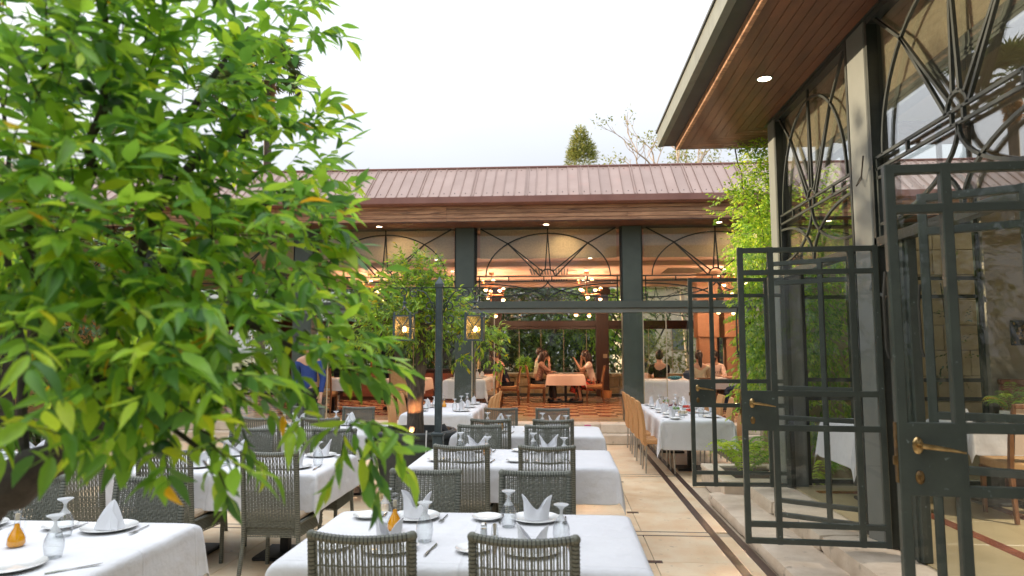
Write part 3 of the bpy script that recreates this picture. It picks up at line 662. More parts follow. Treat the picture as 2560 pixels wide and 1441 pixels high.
# door leaves
def leaf(wd, handle=True):
    b = MB(); T = 0.019; fw = 0.021; H = 2.17
    vx = [0.022, 0.24, wd - 0.19, wd - 0.022] if wd > 0.9 else [0.022, wd * 0.6, wd - 0.022]
    hz = [0.022, 0.14, 0.83, 1.08, 1.98, H - 0.022]
    for v in vx: b.box(-wd + v - fw, -wd + v + fw, -T, T, 0, H, ch=0.004)
    for h in hz:
        if handle and h in (0.83, 1.08): b.box(-wd + 0.24, -0.01, -T * 0.98, T * 0.98, h - fw, h + fw, ch=0.003)
        else: b.box(-wd + 0.01, -0.01, -T * 0.98, T * 0.98, h - fw * 0.9, h + fw * 0.9, ch=0.003)
    if handle: b.box(-wd + 0.012, -wd + 0.25, -T * 1.02, T * 1.02, 0.81, 1.10, ch=0.003)
    fm = b.mesh("door_frame", M['doorpaint'])
    pm = MB().box(-wd + 0.03, -0.03, -0.003, 0.003, 0.03, H - 0.03).mesh("pane", M['doorglass'])
    parts = [("door_frame", fm), ("pane", pm)]
    if handle:
        h = MB(); cx, cz = -wd + 0.075, 1.01
        h.lathe([(0.02, -0.006), (0.022, 0), (0.018, 0.006), (1e-6, 0.008)], 14); M4 = Matrix.Rotation(R(90), 4, 'X')
        h.v = [tuple(M4 @ Vector(v)) for v in h.v]; h.v = [(v[0] + cx, v[1] - T, v[2] * 1.6 + cz) for v in h.v]
        h.tube([(cx, -T, cz), (cx, -T - 0.05, cz)], 0.009, 10)
        h.tube([(cx - 0.006, -T - 0.05, cz + 0.004), (cx + 0.03, -T - 0.054, cz), (cx + 0.09, -T - 0.054, cz - 0.008), (cx + 0.155, -T - 0.05, cz - 0.02)], [0.011, 0.011, 0.0085, 0.004], 10)
        parts.append(("door_handle", h.mesh("door_handle", M['brass'], True)))
        l = MB().lathe([(0.017, 0), (0.017, 0.006), (0.013, 0.010), (1e-6, 0.010)], 14); l.v = [(v[0] + cx + 0.0, -v[2] - T, v[1] * 1.6 + cz - 0.125) for v in l.v]
        l.box(cx - 0.003, cx + 0.003, -T - 0.014, -T - 0.008, cz - 0.14, cz - 0.115)
        parts.append(("lock_plate", l.mesh("lock_plate", M['darkbrass'], True)))
        e = MB().box(-wd - 0.004, -wd, -0.012, 0.012, 0.86, 1.10).box(-wd - 0.014, -wd, -0.006, 0.006, 0.93, 0.965)
        parts.append(("latch", e.mesh("latch", M['darkbrass'])))
    sl = MB().tube([(-wd - 0.004, 0.012, 1.72), (-wd - 0.014, 0.014, 1.62), (-wd - 0.012, 0.016, 1.40), (-wd - 0.004, 0.012, 1.36)], 0.006, 6)
    parts.append(("bolt", sl.mesh("bolt", M['ironbrown'])))
    return parts
big, small = leaf(1.0), leaf(0.72, False)
for (parts, x, y, ang) in ((big, 2.36, 7.36, 0), (big, 2.335, 5.16, -4), (small, 2.42, 5.70, -32), (big, 2.36, 2.86, -4), (small, 2.42, 3.16, -28), (small, 2.42, 0.75, -30)):
    d = empty("glass_door", (x, y, FZ + 0.035), parent=hall); d.rotation_euler = (0, 0, R(ang))
    for nm, me in parts: link(nm, me, d)
for (ya, yb) in ((4.93, 5.12), (2.62, 2.79)):
    MB().box(2.43, 2.50, ya, yb, FZ, 2.50, ch=0.006).box(2.415, 2.43, ya + 0.03, ya + 0.06, FZ, 2.5).box(2.415, 2.43, yb - 0.06, yb - 0.03, FZ, 2.5).build("door_post", M['doorpaint'], hall)
# hinge straps and window stay at the jamb
sb = MB().tube([(2.36, 5.3, 2.22), (2.30, 5.22, 2.14), (2.36, 5.12, 2.08)], 0.012, 6).box(2.34, 2.385, 5.27, 5.33, 2.08, 2.2); sb.build("door_stay", M['column'], hall)
MB().tube([(2.38, 5.47, 3.06), (2.33, 5.44, 2.98), (2.35, 5.4, 3.02), (2.33, 5.3, 3.18)], 0.006, 6).build("wire_hook", M['ironbrown'], hall)
# tile ornaments on the plaster wall
def deco_tile(x, z, lab):
    t = empty("ceramic_tile", (x, 7.535, z), lab, "wall tile")
    MB().box(x - 0.13, x + 0.13, 7.595, 7.618, z - 0.13, z + 0.13, ch=0.004).build("glazed_plate", mat("cobalt_glaze", (0.035, 0.05, 0.10), (0.06, 0.05, 0.04), rough=0.25, scale=18), t)
    o = MB()
    for k in range(8):
        a = math.pi * k / 4; o.ball((x + 0.065 * math.cos(a), 7.593, z + 0.065 * math.sin(a)), 0.02, 8, 5, (1, 0.3, 1))
        o.tube([(x, 7.592, z), (x + 0.085 * math.cos(a + 0.4), 7.592, z + 0.085 * math.sin(a + 0.4))], 0.004, 5)
    for sx in (-1, 1):
        for sz in (-1, 1): o.ball((x + sx * 0.1, 7.593, z + sz * 0.1), 0.014, 6, 4, (1, 0.3, 1))
    o.ball((x, 7.592, z), 0.025, 10, 6, (1, 0.3, 1)); o.build("relief_pattern", mat("gold_glaze", (0.30, 0.2, 0.09), (0.16, 0.1, 0.05), rough=0.3, scale=30), t)
deco_tile(4.90, 1.88, "blue ceramic wall tile with ochre rosette, the lower one on the taupe wall")
deco_tile(5.12, 2.20, "blue ceramic wall tile with ochre rosette, the higher one at the picture edge")

sw = empty("sun_block_wing", (-13.4, 3.0, 0), "unseen pale stone wing added behind the evergreens to keep sun off the court", "building")
MB().box(-13.8, -13.2, -7, 19.5, 0, 6.0).build("sun_block_wall", M['wallstone'], sw); MB().box(-13.9, -13.1, -7.1, 19.6, 6.0, 6.2, ch=0.02).build("coping", M['stone'], sw)  # out-of-view wall, added to stop sun leaking onto the tables
for k in range(5): MB().box(-13.22, -13.17, -4.5 + k * 3.4, -3.3 + k * 3.4, 1.2, 3.2, ch=0.01).build("shutter", M['green'], sw)
# ================================================================ REAR COURT: vine wall, planter
vw = empty("vine_wall", (3.5, 9.7, 0), "pale yellow stone block wall behind the vines at the hall end", "wall")
MB().box(2.75, 7.0, 9.62, 9.8, 0, 3.35).build("wall_core", M['grout'], vw)
zz = 0.0
while zz < 3.3:
    xx = 2.73 - 0.25 * rng.random()
    while xx < 6.8:
        L = 0.5 + 0.25 * rng.random(); a = max(xx, 2.73)
        if xx + L > a + 0.05: MB().box(a + 0.004, xx + L - 0.004, 9.58 + 0.006 * rng.random(), 9.63, zz + 0.004, zz + 0.336, ch=0.006).build("stone_block", M['wallstone'], vw)
        xx += L
    zz += 0.34
pl = empty("stone_planter", (2.2, 8.3, 0), "low pale stone planter holding ferns beside the hall corner", "planter")
for (a, b, c, d) in ((1.78, 2.75, 7.83, 8.02), (1.78, 2.75, 8.9, 9.05), (1.78, 1.97, 8.02, 8.9), (2.56, 2.75, 8.02, 8.9)):
    MB().box(a + 0.01, b - 0.01, c + 0.004, d - 0.004, 0.002, 0.21, ch=0.008).build("planter_side", M['stone'], pl)
    MB().box(a, b, c, d, 0.212, 0.265, ch=0.008).build("coping", M['stone'], pl)
MB().box(1.97, 2.56, 8.02, 8.9, 0.1, 0.235).build("soil", M['soil'], pl)
# ================================================================ FURNITURE PROTOTYPES (origin on the floor, sitter faces +Y)
def wrapped(pts, r, pitch=0.0165, n=8, amp=0.0010):
    """tube wound with strand: the radius swells on every turn"""
    P = [Vector(p) for p in pts]; out = []; L = 0
    dense = []
    for a, b in zip(P[:-1], P[1:]):
        l = (b - a).length; k = max(1, int(round(l / (pitch / 4))))
        for i in range(k): dense.append(a + (b - a) * i / k)
    dense.append(P[-1])
    rr = [r + (amp if i % 4 < 2 else -amp) for i in range(len(dense))]
    b = MB().tube(dense, rr, n)
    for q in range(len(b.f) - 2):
        if (q // n) % 4 == 2: b.m[q] = 1  # recessed rings take the painted gap shade
    return b
def merge(a, b):
    k = len(a.m); a.add(b.v, b.f); a.m[k:] = b.m; return a
WK = [M['wicker'], M['wickershade']]
W = 0.205; ZT = 0.945
def back_y(x, z):           # back surface: reclined and hollow
    t = max(0.0, (z - 0.42)) / 0.53
    return -0.235 - 0.065 * t - 0.030 * (1 - (x / W) ** 2) * t
def chair_meshes():
    out = {}
    top = [(x, back_y(x, ZT) , ZT - 0.012 * (1 - (x / W) ** 2)) for x in [-W + 2 * W * i / 10 for i in range(11)]]
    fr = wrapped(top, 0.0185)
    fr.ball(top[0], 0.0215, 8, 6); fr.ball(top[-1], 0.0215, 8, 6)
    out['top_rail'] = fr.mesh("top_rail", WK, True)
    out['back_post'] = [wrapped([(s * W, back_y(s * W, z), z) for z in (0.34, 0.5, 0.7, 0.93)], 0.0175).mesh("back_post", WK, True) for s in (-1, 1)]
    def weave(full):
        b = MB(); nv = 30; xs = [-W + 0.022 + (2 * W - 0.044) * i / (nv - 1) for i in range(nv)]
        zs = [0.40 + (ZT - 0.02 - 0.40) * i / 26 for i in range(27)]
        for i, x in enumerate(xs):
            pts = [(x, back_y(x, z) + 0.002 * (1 if (i + j) % 2 else -1), z) for j, z in enumerate(zs)]
            b.tube(pts, 0.0042, 4, sq=True, cap=False)
            if i % 2: b.tube([(p[0] + 0.0050, p[1], p[2]) for p in pts], 0.0026, 4, sq=True, cap=False)
        z = 0.40; j = 0
        while z < ZT - 0.03:
            dense = z < (ZT - 0.03 if full else 0.66)
            if dense or j % 24 == 12:
                xx = [-W + 0.01] + [(a + c) / 2 for a, c in zip(xs[:-1], xs[1:])] + [W - 0.01]
                if full and z > 0.78 and j % 2: pass
                pts = [(x, back_y(x, z) + 0.0042 * (1 if (i // 2 + j) % 2 else -1), z) for i, x in enumerate(xx)]
                b.tube(pts, 0.0038 if dense else 0.0045, 4, sq=True, cap=False)
            z += 0.0118; j += 1
        return b
    out['weave_full'] = weave(True).mesh("back_weave", M['wicker'])
    out['weave_open'] = weave(False).mesh("back_weave", M['wicker'])
    # seat box
    s = MB()
    for (a, b, c) in (((-W, -0.22), (W, -0.22), 0), ((W, -0.22), (W + 0.02, 0.22), 1), ((W + 0.02, 0.22), (-W - 0.02, 0.22), 0), ((-W - 0.02, 0.22), (-W, -0.22), 1)):
        A = Vector((a[0], a[1], 0)); B = Vector((b[0], b[1], 0)); d = B - A; nn = Vector((d.y, -d.x, 0)).normalized()
        for k in range(9):
            z = 0.325 + k * 0.0125
            s.tube([A + d * i / 22 + nn * (0.003 * (1 if (i + k) % 2 else -1)) + Vector((0, 0, z)) for i in range(23)], 0.0048, 4, sq=True, cap=False)
        for i in range(22): s.tube([A + d * (i + .5) / 22 + Vector((0, 0, 0.32)), A + d * (i + .5) / 22 + Vector((0, 0, 0.43))], 0.003, 4, sq=True)
    s.cm = 0; s.box(-W + 0.006, W - 0.006, -0.21, 0.212, 0.33, 0.425)
    out['seat_frame'] = s.mesh("seat_frame", M['wicker'])
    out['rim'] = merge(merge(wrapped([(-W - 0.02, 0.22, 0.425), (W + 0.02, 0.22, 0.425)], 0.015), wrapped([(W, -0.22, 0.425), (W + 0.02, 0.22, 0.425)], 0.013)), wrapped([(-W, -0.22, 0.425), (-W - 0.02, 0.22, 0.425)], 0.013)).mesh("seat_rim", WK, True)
    cu = MB(); cu.cbox((0, 0.005, 0.458), (W - 0.004, 0.215, 0.028), 0.018); out['cushion'] = cu.mesh("seat_cushion", M['cushion'], True)
    lg = []
    for sx in (-1, 1):
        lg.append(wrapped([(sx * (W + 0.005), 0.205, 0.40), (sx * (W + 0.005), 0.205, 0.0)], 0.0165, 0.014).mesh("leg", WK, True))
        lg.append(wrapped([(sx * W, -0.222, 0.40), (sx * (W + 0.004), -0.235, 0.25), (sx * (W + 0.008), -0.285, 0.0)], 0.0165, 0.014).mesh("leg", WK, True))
    out['legs'] = lg
    return out
CH = chair_meshes()
def wicker_chair(open_back):
    r = empty("wicker_chair")
    link("top_rail", CH['top_rail'], r); [link("back_post", q_, r) for q_ in CH['back_post']]; link("back_weave", CH['weave_open' if open_back else 'weave_full'], r)
    link("seat_frame", CH['seat_frame'], r); link("seat_rim", CH['rim'], r); link("seat_cushion", CH['cushion'], r)
    for l in CH['legs']: link("leg", l, r)
    return r
def rattan_chair():
    r = empty("rattan_chair"); b = MB()
    pr = []
    def col(z, y, hw, th):
        return [(-hw, y - th, z), (-hw * 0.6, y - th - 0.006, z), (hw * 0.6, y - th - 0.006, z), (hw, y - th, z), (hw, y + th, z), (-hw, y + th, z)]
    secs = [col(0.38, -0.20, 0.205, 0.020), col(0.45, -0.215, 0.207, 0.024), col(0.62, -0.215, 0.208, 0.020), col(0.8, -0.235, 0.205, 0.018), col(0.95, -0.27, 0.2, 0.017), col(0.985, -0.282, 0.185, 0.013)]
    n = 6; vs = [p for s_ in secs for p in s_]
    fs = [(i * n + k, i * n + (k + 1) % n, (i + 1) * n + (k + 1) % n, (i + 1) * n + k) for i in range(len(secs) - 1) for k in range(n)] + [tuple(range(n - 1, -1, -1)), tuple(range((len(secs) - 1) * n, len(secs) * n))]
    b.add(vs, fs); link("backrest", b.mesh("backrest", M['rattan'], True), r)
    link("seat", MB().cbox((0, 0.01, 0.435), (0.21, 0.21, 0.035), 0.015).mesh("seat", M['rattan'], True), r)
    for sx in (-1, 1):
        for sy in (-1, 1):
            link("leg", MB().tube([(sx * 0.185, sy * 0.185, 0.41), (sx * 0.19, sy * 0.2, 0.0)], 0.0115, 8).mesh("leg", M['chrome'], True), r)
    return r
def wooden_chair(cover=None):
    r = empty("wooden_chair")
    for sx in (-1, 1):
        link("leg", MB().tube([(sx * 0.20, -0.24, 0.0), (sx * 0.20, -0.20, 0.44), (sx * 0.20, -0.235, 0.75), (sx * 0.195, -0.29, 0.98)], [0.020, 0.026, 0.024, 0.018], 4, sq=True).mesh("back_leg", M['chairwood']), r)
        link("leg", MB().tube([(sx * 0.19, 0.20, 0.0), (sx * 0.195, 0.20, 0.42)], [0.019, 0.027], 4, sq=True).mesh("leg", M['chairwood']), r)
    link("seat", MB().cbox((0, 0, 0.45), (0.215, 0.215, 0.042), 0.016).mesh("seat", M['tansuede'], True), r)
    link("seat_rail", MB().box(-0.2, 0.2, 0.19, 0.215, 0.37, 0.41).box(-0.2, 0.2, -0.22, -0.195, 0.37, 0.41).box(-0.21, -0.185, -0.2, 0.2, 0.37, 0.41).box(0.185, 0.21, -0.2, 0.2, 0.37, 0.41).mesh("seat_rail", M['chairwood']), r)
    p = MB().add([(-0.18, -0.232, 0.56), (0.18, -0.232, 0.56), (0.18, -0.285, 0.95), (-0.18, -0.285, 0.95), (-0.18, -0.2, 0.56), (0.18, -0.2, 0.56), (0.18, -0.255, 0.95), (-0.18, -0.255, 0.95)],
                 [(0, 1, 2, 3), (7, 6, 5, 4), (0, 4, 5, 1), (1, 5, 6, 2), (2, 6, 7, 3), (3, 7, 4, 0)])
    link("backrest", p.mesh("backrest", cover or M['tansuede']), r)
    link("top_rail", MB().box(-0.2, 0.2, -0.305, -0.27, 0.945, 0.985, ch=0.006).mesh("top_rail", M['chairwood']), r)
    return r
PROTO = {}
def place(kind, maker, x, y, z, rz, label, cat, group):
    if kind not in PROTO: PROTO[kind] = maker(); o = PROTO[kind]
    else: o = copy_tree(PROTO[kind])
    o.location = (x, y, z); o.rotation_euler = (0, 0, rz); tag(o, label, cat, group); return o

# ---------------------------------------------------------------- tables and cloths
def cloth_mesh(wx, wy, ov, seed, m, wave=0.016, zt=0.755, tofloor=False):
    rr = random.Random(seed); ph = [rr.uniform(0, 6.28) for _ in range(6)]
    hx, hy = wx / 2, wy / 2; st = 0.03
    def axis(h): 
        n1 = max(4, int(h * 2 / 0.10)); a = [-h - ov + ov * i / 10 for i in range(10)]; b = [-h + 2 * h * i / n1 for i in range(n1 + 1)]; c = [h + ov * (i + 1) / 10 for i in range(10)]
        return a + b + c
    ax, ay = axis(hx), axis(hy); vs = []
    for v in ay:
        for u in ax:
            cx = max(-hx, min(hx, u)); cy = max(-hy, min(hy, v)); ex, ey = u - cx, v - cy; L = math.hypot(ex, ey)
            if L < 1e-6:
                vs.append((u, v, zt + 0.0012 * math.sin(u * 9 + ph[0]) * math.sin(v * 8 + ph[1]))); continue
            nx_, ny_ = ex / L, ey / L; corner = abs(ex) > 1e-6 and abs(ey) > 1e-6
            a = math.atan2(ey, ex)
            if corner:
                w_ = abs(math.sin(2 * a)); fl = 0.012 + 0.10 * L * w_ + 0.05 * L + 0.10 * L * (0.5 + 0.5 * math.cos(6 * a + ph[2])) * (1 - w_)
                drop = L * (0.93 - 0.05 * w_)
            else:
                s_ = cy if abs(ex) > 0 else cx; sp = (hy if abs(ex) > 0 else hx)
                edge = abs(s_) / sp
                amp = wave * (L / ov) * (0.35 + 0.65 * edge ** 3)
                fl = 0.006 + 0.05 * L + amp * (math.sin(s_ * 17 + ph[3]) * 0.6 + math.sin(s_ * 31 + ph[4]) * 0.4 + 0.4) 
                drop = L * 0.985
            r = min(L, 0.012); bend = 0.008
            vs.append((cx + nx_ * (fl + (bend if L > 0.02 else L * 0.5)), cy + ny_ * (fl + (bend if L > 0.02 else L * 0.5)), zt - max(0.0, drop - 0.006) ))
    n = len(ax); fs = [(j * n + i, j * n + i + 1, (j + 1) * n + i + 1, (j + 1) * n + i) for j in range(len(ay) - 1) for i in range(n - 1)]
    me = bpy.data.meshes.new("tablecloth"); me.from_pydata(vs, [], fs); me.materials.append(m); me.polygons.foreach_set("use_smooth", [True] * len(fs)); me.update()
    return me
TABLES = []
def table(x0, x1, y0, y1, z, name, ov=0.30, m='cloth', seed=1, wave=0.016, legs=1, group="cloth covered dining tables"):
    cx, cy = (x0 + x1) / 2, (y0 + y1) / 2; wx, wy = x1 - x0, y1 - y0
    t = empty("dining_table", (cx, cy, z), "table under its cloth, %s" % name, "table", group)
    MB().box(cx - wx / 2 + 0.01, cx + wx / 2 - 0.01, cy - wy / 2 + 0.01, cy + wy / 2 - 0.01, z + 0.718, z + 0.748, ch=0.008).build("tabletop", M['darkwood'], t)
    ny = max(1, round(wy / 1.3)); nx = max(1, round(wx / 0.9))
    for i in range(nx):
        for j in range(ny):
            px = cx + (i - (nx - 1) / 2) * wx * 0.5; py = cy + (j - (ny - 1) / 2) * wy * 0.6
            MB().box(px - 0.035, px + 0.035, py - 0.035, py + 0.035, z + 0.03, z + 0.716).build("leg", M['black'], t)
            MB().box(px - 0.2, px + 0.2, py - 0.2, py + 0.2, z, z + 0.028, ch=0.006).build("foot_plate", M['black'], t)
    o = link("tablecloth", cloth_mesh(wx, wy, ov, seed, M[m], wave), None, (cx, cy, z))
    sol = o.modifiers.new("thick", 'SOLIDIFY'); sol.thickness = 0.0015; sol.offset = -1
    sb = o.modifiers.new("sub", 'SUBSURF'); sb.levels = 1; sb.render_levels = 1
    tag(o, "%s cloth draped over the %s" % ("cream pink" if m == 'pinkcloth' else "white", name), "tablecloth", "tablecloths")

# tableware meshes
def plate_mesh(r): 
    return MB().lathe([(0.0001, 0.001), (r * 0.55, 0.001), (r * 0.6, 0.0), (r * 0.66, 0.004), (r, 0.016), (r * 1.005, 0.018), (r * 0.99, 0.0195), (r * 0.68, 0.008), (r * 0.60, 0.005), (0.0001, 0.005)], 32).mesh("plate", M['china'], True)
def napkin_mesh(seed, h=0.145, w=0.068, d=0.042, single=False):
    rr = random.Random(seed); n = 28; vs = []; rows = 7; lean = rr.uniform(-0.01, 0.01)
    if single:      # a pleated cone with one tall point
        b = MB(); n = 32; rows = 9; vs = []
        for j in range(rows + 1):
            t = j / rows
            for i in range(n):
                a = 2 * math.pi * i / n; r = (0.066 * (1 - t) ** 0.8 + 0.004) * (1 + 0.14 * math.sin(5 * a + 1.3) * (0.4 + t) + 0.05 * math.sin(9 * a)); 
                vs.append((r * math.cos(a) * 1.15 + 0.014 * t * t, r * math.sin(a) * 0.75 + 0.006 * t, h * 1.02 * t * (1 - 0.10 * (1 - t) * math.cos(a))))
        b.add(vs, [(j * n + i, j * n + (i + 1) % n, (j + 1) * n + (i + 1) % n, (j + 1) * n + i) for j in range(rows) for i in range(n)] + [tuple(range(n - 1, -1, -1)), tuple(range(rows * n, rows * n + n))])
        f = [(-0.058, -0.052, 0.001), (0.070, -0.046, 0.001), (0.062, -0.030, 0.05), (0.012, -0.020, 0.115), (-0.03, -0.042, 0.06)]
        b.add([Vector(p) for p in f] + [Vector(p) + Vector((0, 0.003, 0)) for p in f], [(0, 1, 2, 3, 4), (9, 8, 7, 6, 5), (0, 5, 6, 1), (1, 6, 7, 2), (2, 7, 8, 3), (3, 8, 9, 4), (4, 9, 5, 0)])
        return b.mesh("napkin", M['napkin'], True)
    def topz(a):
        c = math.cos(a)
        if single: return 0.035 + (h - 0.03) * max(0, (1 - abs((a - math.pi * 1.5)) / math.pi)) ** 1.1
        pk = abs(c) ** 1.8
        return 0.055 + (h - 0.055) * pk * (1 if c > 0 else 0.96) - 0.012 * (math.sin(a) < 0) * (1 - pk)
    for layer, off in ((0, 0.0), (1, -0.0035)):
        for j in range(rows + 1):
            t = j / rows
            for i in range(n):
                a = 2 * math.pi * i / n; z = topz(a) * t
                fl = 1 + 0.18 * t * abs(math.cos(a)) - 0.25 * t * abs(math.sin(a)); r = 1 + 0.05 * math.sin(3 * a + seed)
                if z > 0.10: fl += 0.15 * (z - 0.10) / 0.045 * (1 if math.cos(a) > 0 else 0.6)
                vs.append(((w + off) * math.cos(a) * fl * r + lean * t, (d + off) * math.sin(a) * fl * r + 0.01 * math.sin(5 * a + seed) * t, z + 0.0))
    fs = []
    for l in (0, 1):
        o = l * n * (rows + 1)
        fs += [(o + j * n + i, o + j * n + (i + 1) % n, o + (j + 1) * n + (i + 1) % n, o + (j + 1) * n + i) for j in range(rows) for i in range(n)]
    o = n * (rows + 1); fs += [(rows * n + i, rows * n + (i + 1) % n, o + rows * n + (i + 1) % n, o + rows * n + i) for i in range(n)]
    b = MB(); b.add(vs, fs)
    # crossing flap folded over the front
    f = [(-w * 0.9, -d * 1.06, 0.002), (w * 0.55, -d * 1.15, 0.002), (w * 0.95, -d * 0.7, h * 0.62), (w * 0.1, -d * 1.12, h * 0.30)]
    b.add([Vector(p) for p in f] + [Vector(p) + Vector((0, 0.002, 0)) for p in f], [(0, 1, 2, 3), (7, 6, 5, 4), (0, 4, 5, 1), (1, 5, 6, 2), (2, 6, 7, 3), (3, 7, 4, 0)])
    return b.mesh("napkin", M['napkin'], True)
NAP = [napkin_mesh(1), napkin_mesh(4, 0.135), napkin_mesh(9, 0.15, 0.06), napkin_mesh(2, 0.15, 0.07, 0.045, True)]
PL, SP, SAU = plate_mesh(0.135), plate_mesh(0.085), plate_mesh(0.06)
gp = [(0.034, 0.0), (0.038, 0.02), (0.043, 0.05), (0.040, 0.08), (0.026, 0.112), (0.011, 0.132), (0.007, 0.145), (0.0075, 0.160), (0.016, 0.172), (0.034, 0.182), (0.037, 0.186)]
gi = [(r_ - 0.0014, z_) for r_, z_ in gp[:5]] + [(0.004, 0.121)]
GL = MB().lathe([(a, b) for a, b in gp] + [(1e-5, 0.184)], 24); GL.m = [1 if q_ // 24 >= 4 else 0 for q_ in range(len(GL.f))]; GL.lathe(gi[::-1][:-1] + [(0.0326, 0.0005)], 24)
GLm = GL.mesh("inverted_glass", [M['tumbler'], M['glassfoot']], True, fix=False)
up = [(0.033, 0.0), (0.033, 0.003), (0.006, 0.008), (0.005, 0.07), (0.02, 0.085), (0.038, 0.11), (0.041, 0.14), (0.036, 0.175), (0.0348, 0.175), (0.0395, 0.14), (0.0365, 0.112), (1e-5, 0.09)]
UPm = MB().lathe(up, 20).mesh("wine_glass", M['tumbler'], True)
def knife():
    b = MB(); b.tube([(0, 0, 0.004), (0, 0.05, 0.005), (0, 0.10, 0.004)], [0.0055, 0.0065, 0.004], 8); b.v = [(v[0], v[1], 0.001 + v[2] * 0.6) for v in b.v]
    b.add([(-0.004, 0.10, 0.002), (0.004, 0.10, 0.002), (0.009, 0.13, 0.002), (0.009, 0.19, 0.002), (-0.002, 0.215, 0.002), (-0.004, 0.10, 0.0035), (0.004, 0.10, 0.0035), (0.009, 0.13, 0.0035), (0.009, 0.19, 0.0035), (-0.002, 0.215, 0.0035)],
          [(4, 3, 2, 1, 0), (5, 6, 7, 8, 9), (0, 1, 6, 5), (1, 2, 7, 6), (2, 3, 8, 7), (3, 4, 9, 8), (4, 0, 5, 9)])
    return b.mesh("knife", M['steel'], True)
def fork():
    b = MB(); b.bar((0, 0, 0.003), (0, 0.12, 0.004), 0.007, 0.0025); b.box(-0.011, 0.011, 0.12, 0.145, 0.003, 0.0055)
    for k in range(4): b.bar((-0.0093 + k * 0.0062, 0.145, 0.004), (-0.0093 + k * 0.0062, 0.185, 0.007), 0.003, 0.002)
    return b.mesh("fork", M['steel'])
KN, FK = knife(), fork()
def oil_bottle(x, y, z, label, s=1.22):
    t = empty("oil_bottle", (x, y, z), label, "bottle", "glass oil bottles")
    def S(p): return [(a * s * 0.86, b * s) for a, b in p]
    MB().lathe(S([(1e-5, 0.003), (0.030, 0.003), (0.036, 0.012), (0.034, 0.032), (0.024, 0.052), (0.012, 0.072), (0.009, 0.086), (1e-5, 0.086)]), 20, (x, y, z)).build("oil_fill", M['oil'], t, smooth=True)
    MB().lathe(S([(1e-5, 0.0), (0.034, 0.0), (0.040, 0.012), (0.038, 0.033), (0.028, 0.055), (0.015, 0.075), (0.011, 0.10), (0.013, 0.115), (0.017, 0.117), (0.017, 0.121), (0.012, 0.122)]), 20, (x, y, z)).build("flask", M['tumbler'], t, smooth=True)
    MB().lathe(S([(0.009, 0.10), (0.010, 0.124), (0.006, 0.126), (1e-5, 0.126)]), 12, (x, y, z)).build("cork", M['cream'], t)
    MB().ball((x, y, z + 0.141 * s), 0.0165 * s, 12, 8).build("glass_stopper", M['tumbler'], t, smooth=True)
    MB().tube([(x + 0.011 * s, y, z + 0.11 * s), (x + 0.032 * s, y, z + 0.105 * s), (x + 0.035 * s, y, z + 0.075 * s), (x + 0.022 * s, y, z + 0.066 * s)], 0.004 * s, 6).build("handle", M['tumbler'], t, smooth=True)
def shaker(x, y, z, label, fill):
    t = empty("toothpick_pot" if fill else "salt_shaker", (x, y, z), label, "pot" if fill else "shaker")
    MB().lathe([(0.018, 0.0), (0.020, 0.004), (0.016, 0.055), (0.015, 0.055), (0.0185, 0.005), (1e-5, 0.004)], 16, (x, y, z)).build("glass_body", M['tumbler'], t, smooth=True)
    if fill:
        b = MB(); rr = random.Random(4)
        for k in range(18):
            a = rr.uniform(0, 6.28); r_ = 0.012 * math.sqrt(rr.random()); b.tube([(x + r_ * math.cos(a) * .6, y + r_ * math.sin(a) * .6, z + 0.006), (x + r_ * math.cos(a), y + r_ * math.sin(a), z + 0.062)], 0.0011, 4)
        b.build("toothpicks", M['cream'], t)
    else:
        MB().lathe([(0.0165, 0.05), (0.0165, 0.06), (0.01, 0.067), (1e-5, 0.068)], 14, (x, y, z)).build("cap", M['steel'], t, smooth=True)
        MB().lathe([(1e-5, 0.005), (0.0165, 0.006), (0.0155, 0.038), (1e-5, 0.038)], 14, (x, y, z)).build("salt_fill", M['china'], t)
CNT = {}
def item(name, me, x, y, z, rz, label, cat, group=None, s=1.0):
    o = link(name, me, None, (x, y, z), (0, 0, rz)); o.scale = (s, s, s); tag(o, label, cat, group); return o
ri = random.Random(21)
def setting(px, py, z, face, where, nap=0, glass=(0.14, 0.15), glass2=None, side=1, kn=True, fk=True, short=False):
    """one place: face = direction the sitter looks (angle); plate centre px,py; where = phrase that finds it"""
    c, s = math.cos(face), math.sin(face)
    def T(u, v): return px + c * u - s * v, py + s * u + c * v      # v ahead of the sitter, u to the right
    item("dinner_plate", PL, px, py, z, 0, "large white plate, %s" % where, "plate", "dinner plates")
    item("folded_napkin", NAP[nap], px, py, z + 0.006, face + ri.uniform(-0.25, 0.25) + (math.pi if ri.random() < 0.5 else 0), "folded napkin on its plate, %s" % where, "napkin", "folded napkins", ri.uniform(0.92, 1.05))
    x, y = T(-0.27 * side, 0.0); item("side_plate", SP, x, y, z, 0, "small white side plate, %s" % where, "plate", "side plates")
    x, y = T(*glass); item("stem_glass", GLm, x, y, z, 0, "upside down stemmed glass, %s" % where, "glass", "upside down glasses")
    if kn: x, y = T(0.19, -0.10); item("table_knife", KN, x, y, z, face + ri.uniform(-0.1, 0.1), "table knife, %s" % where, "knife", "knives")
    if fk: x, y = T(-0.165, -0.08); item("table_fork", FK, x, y, z, face + ri.uniform(-0.1, 0.1), "table fork, %s" % where, "fork", "forks")
ZC = 0.7575
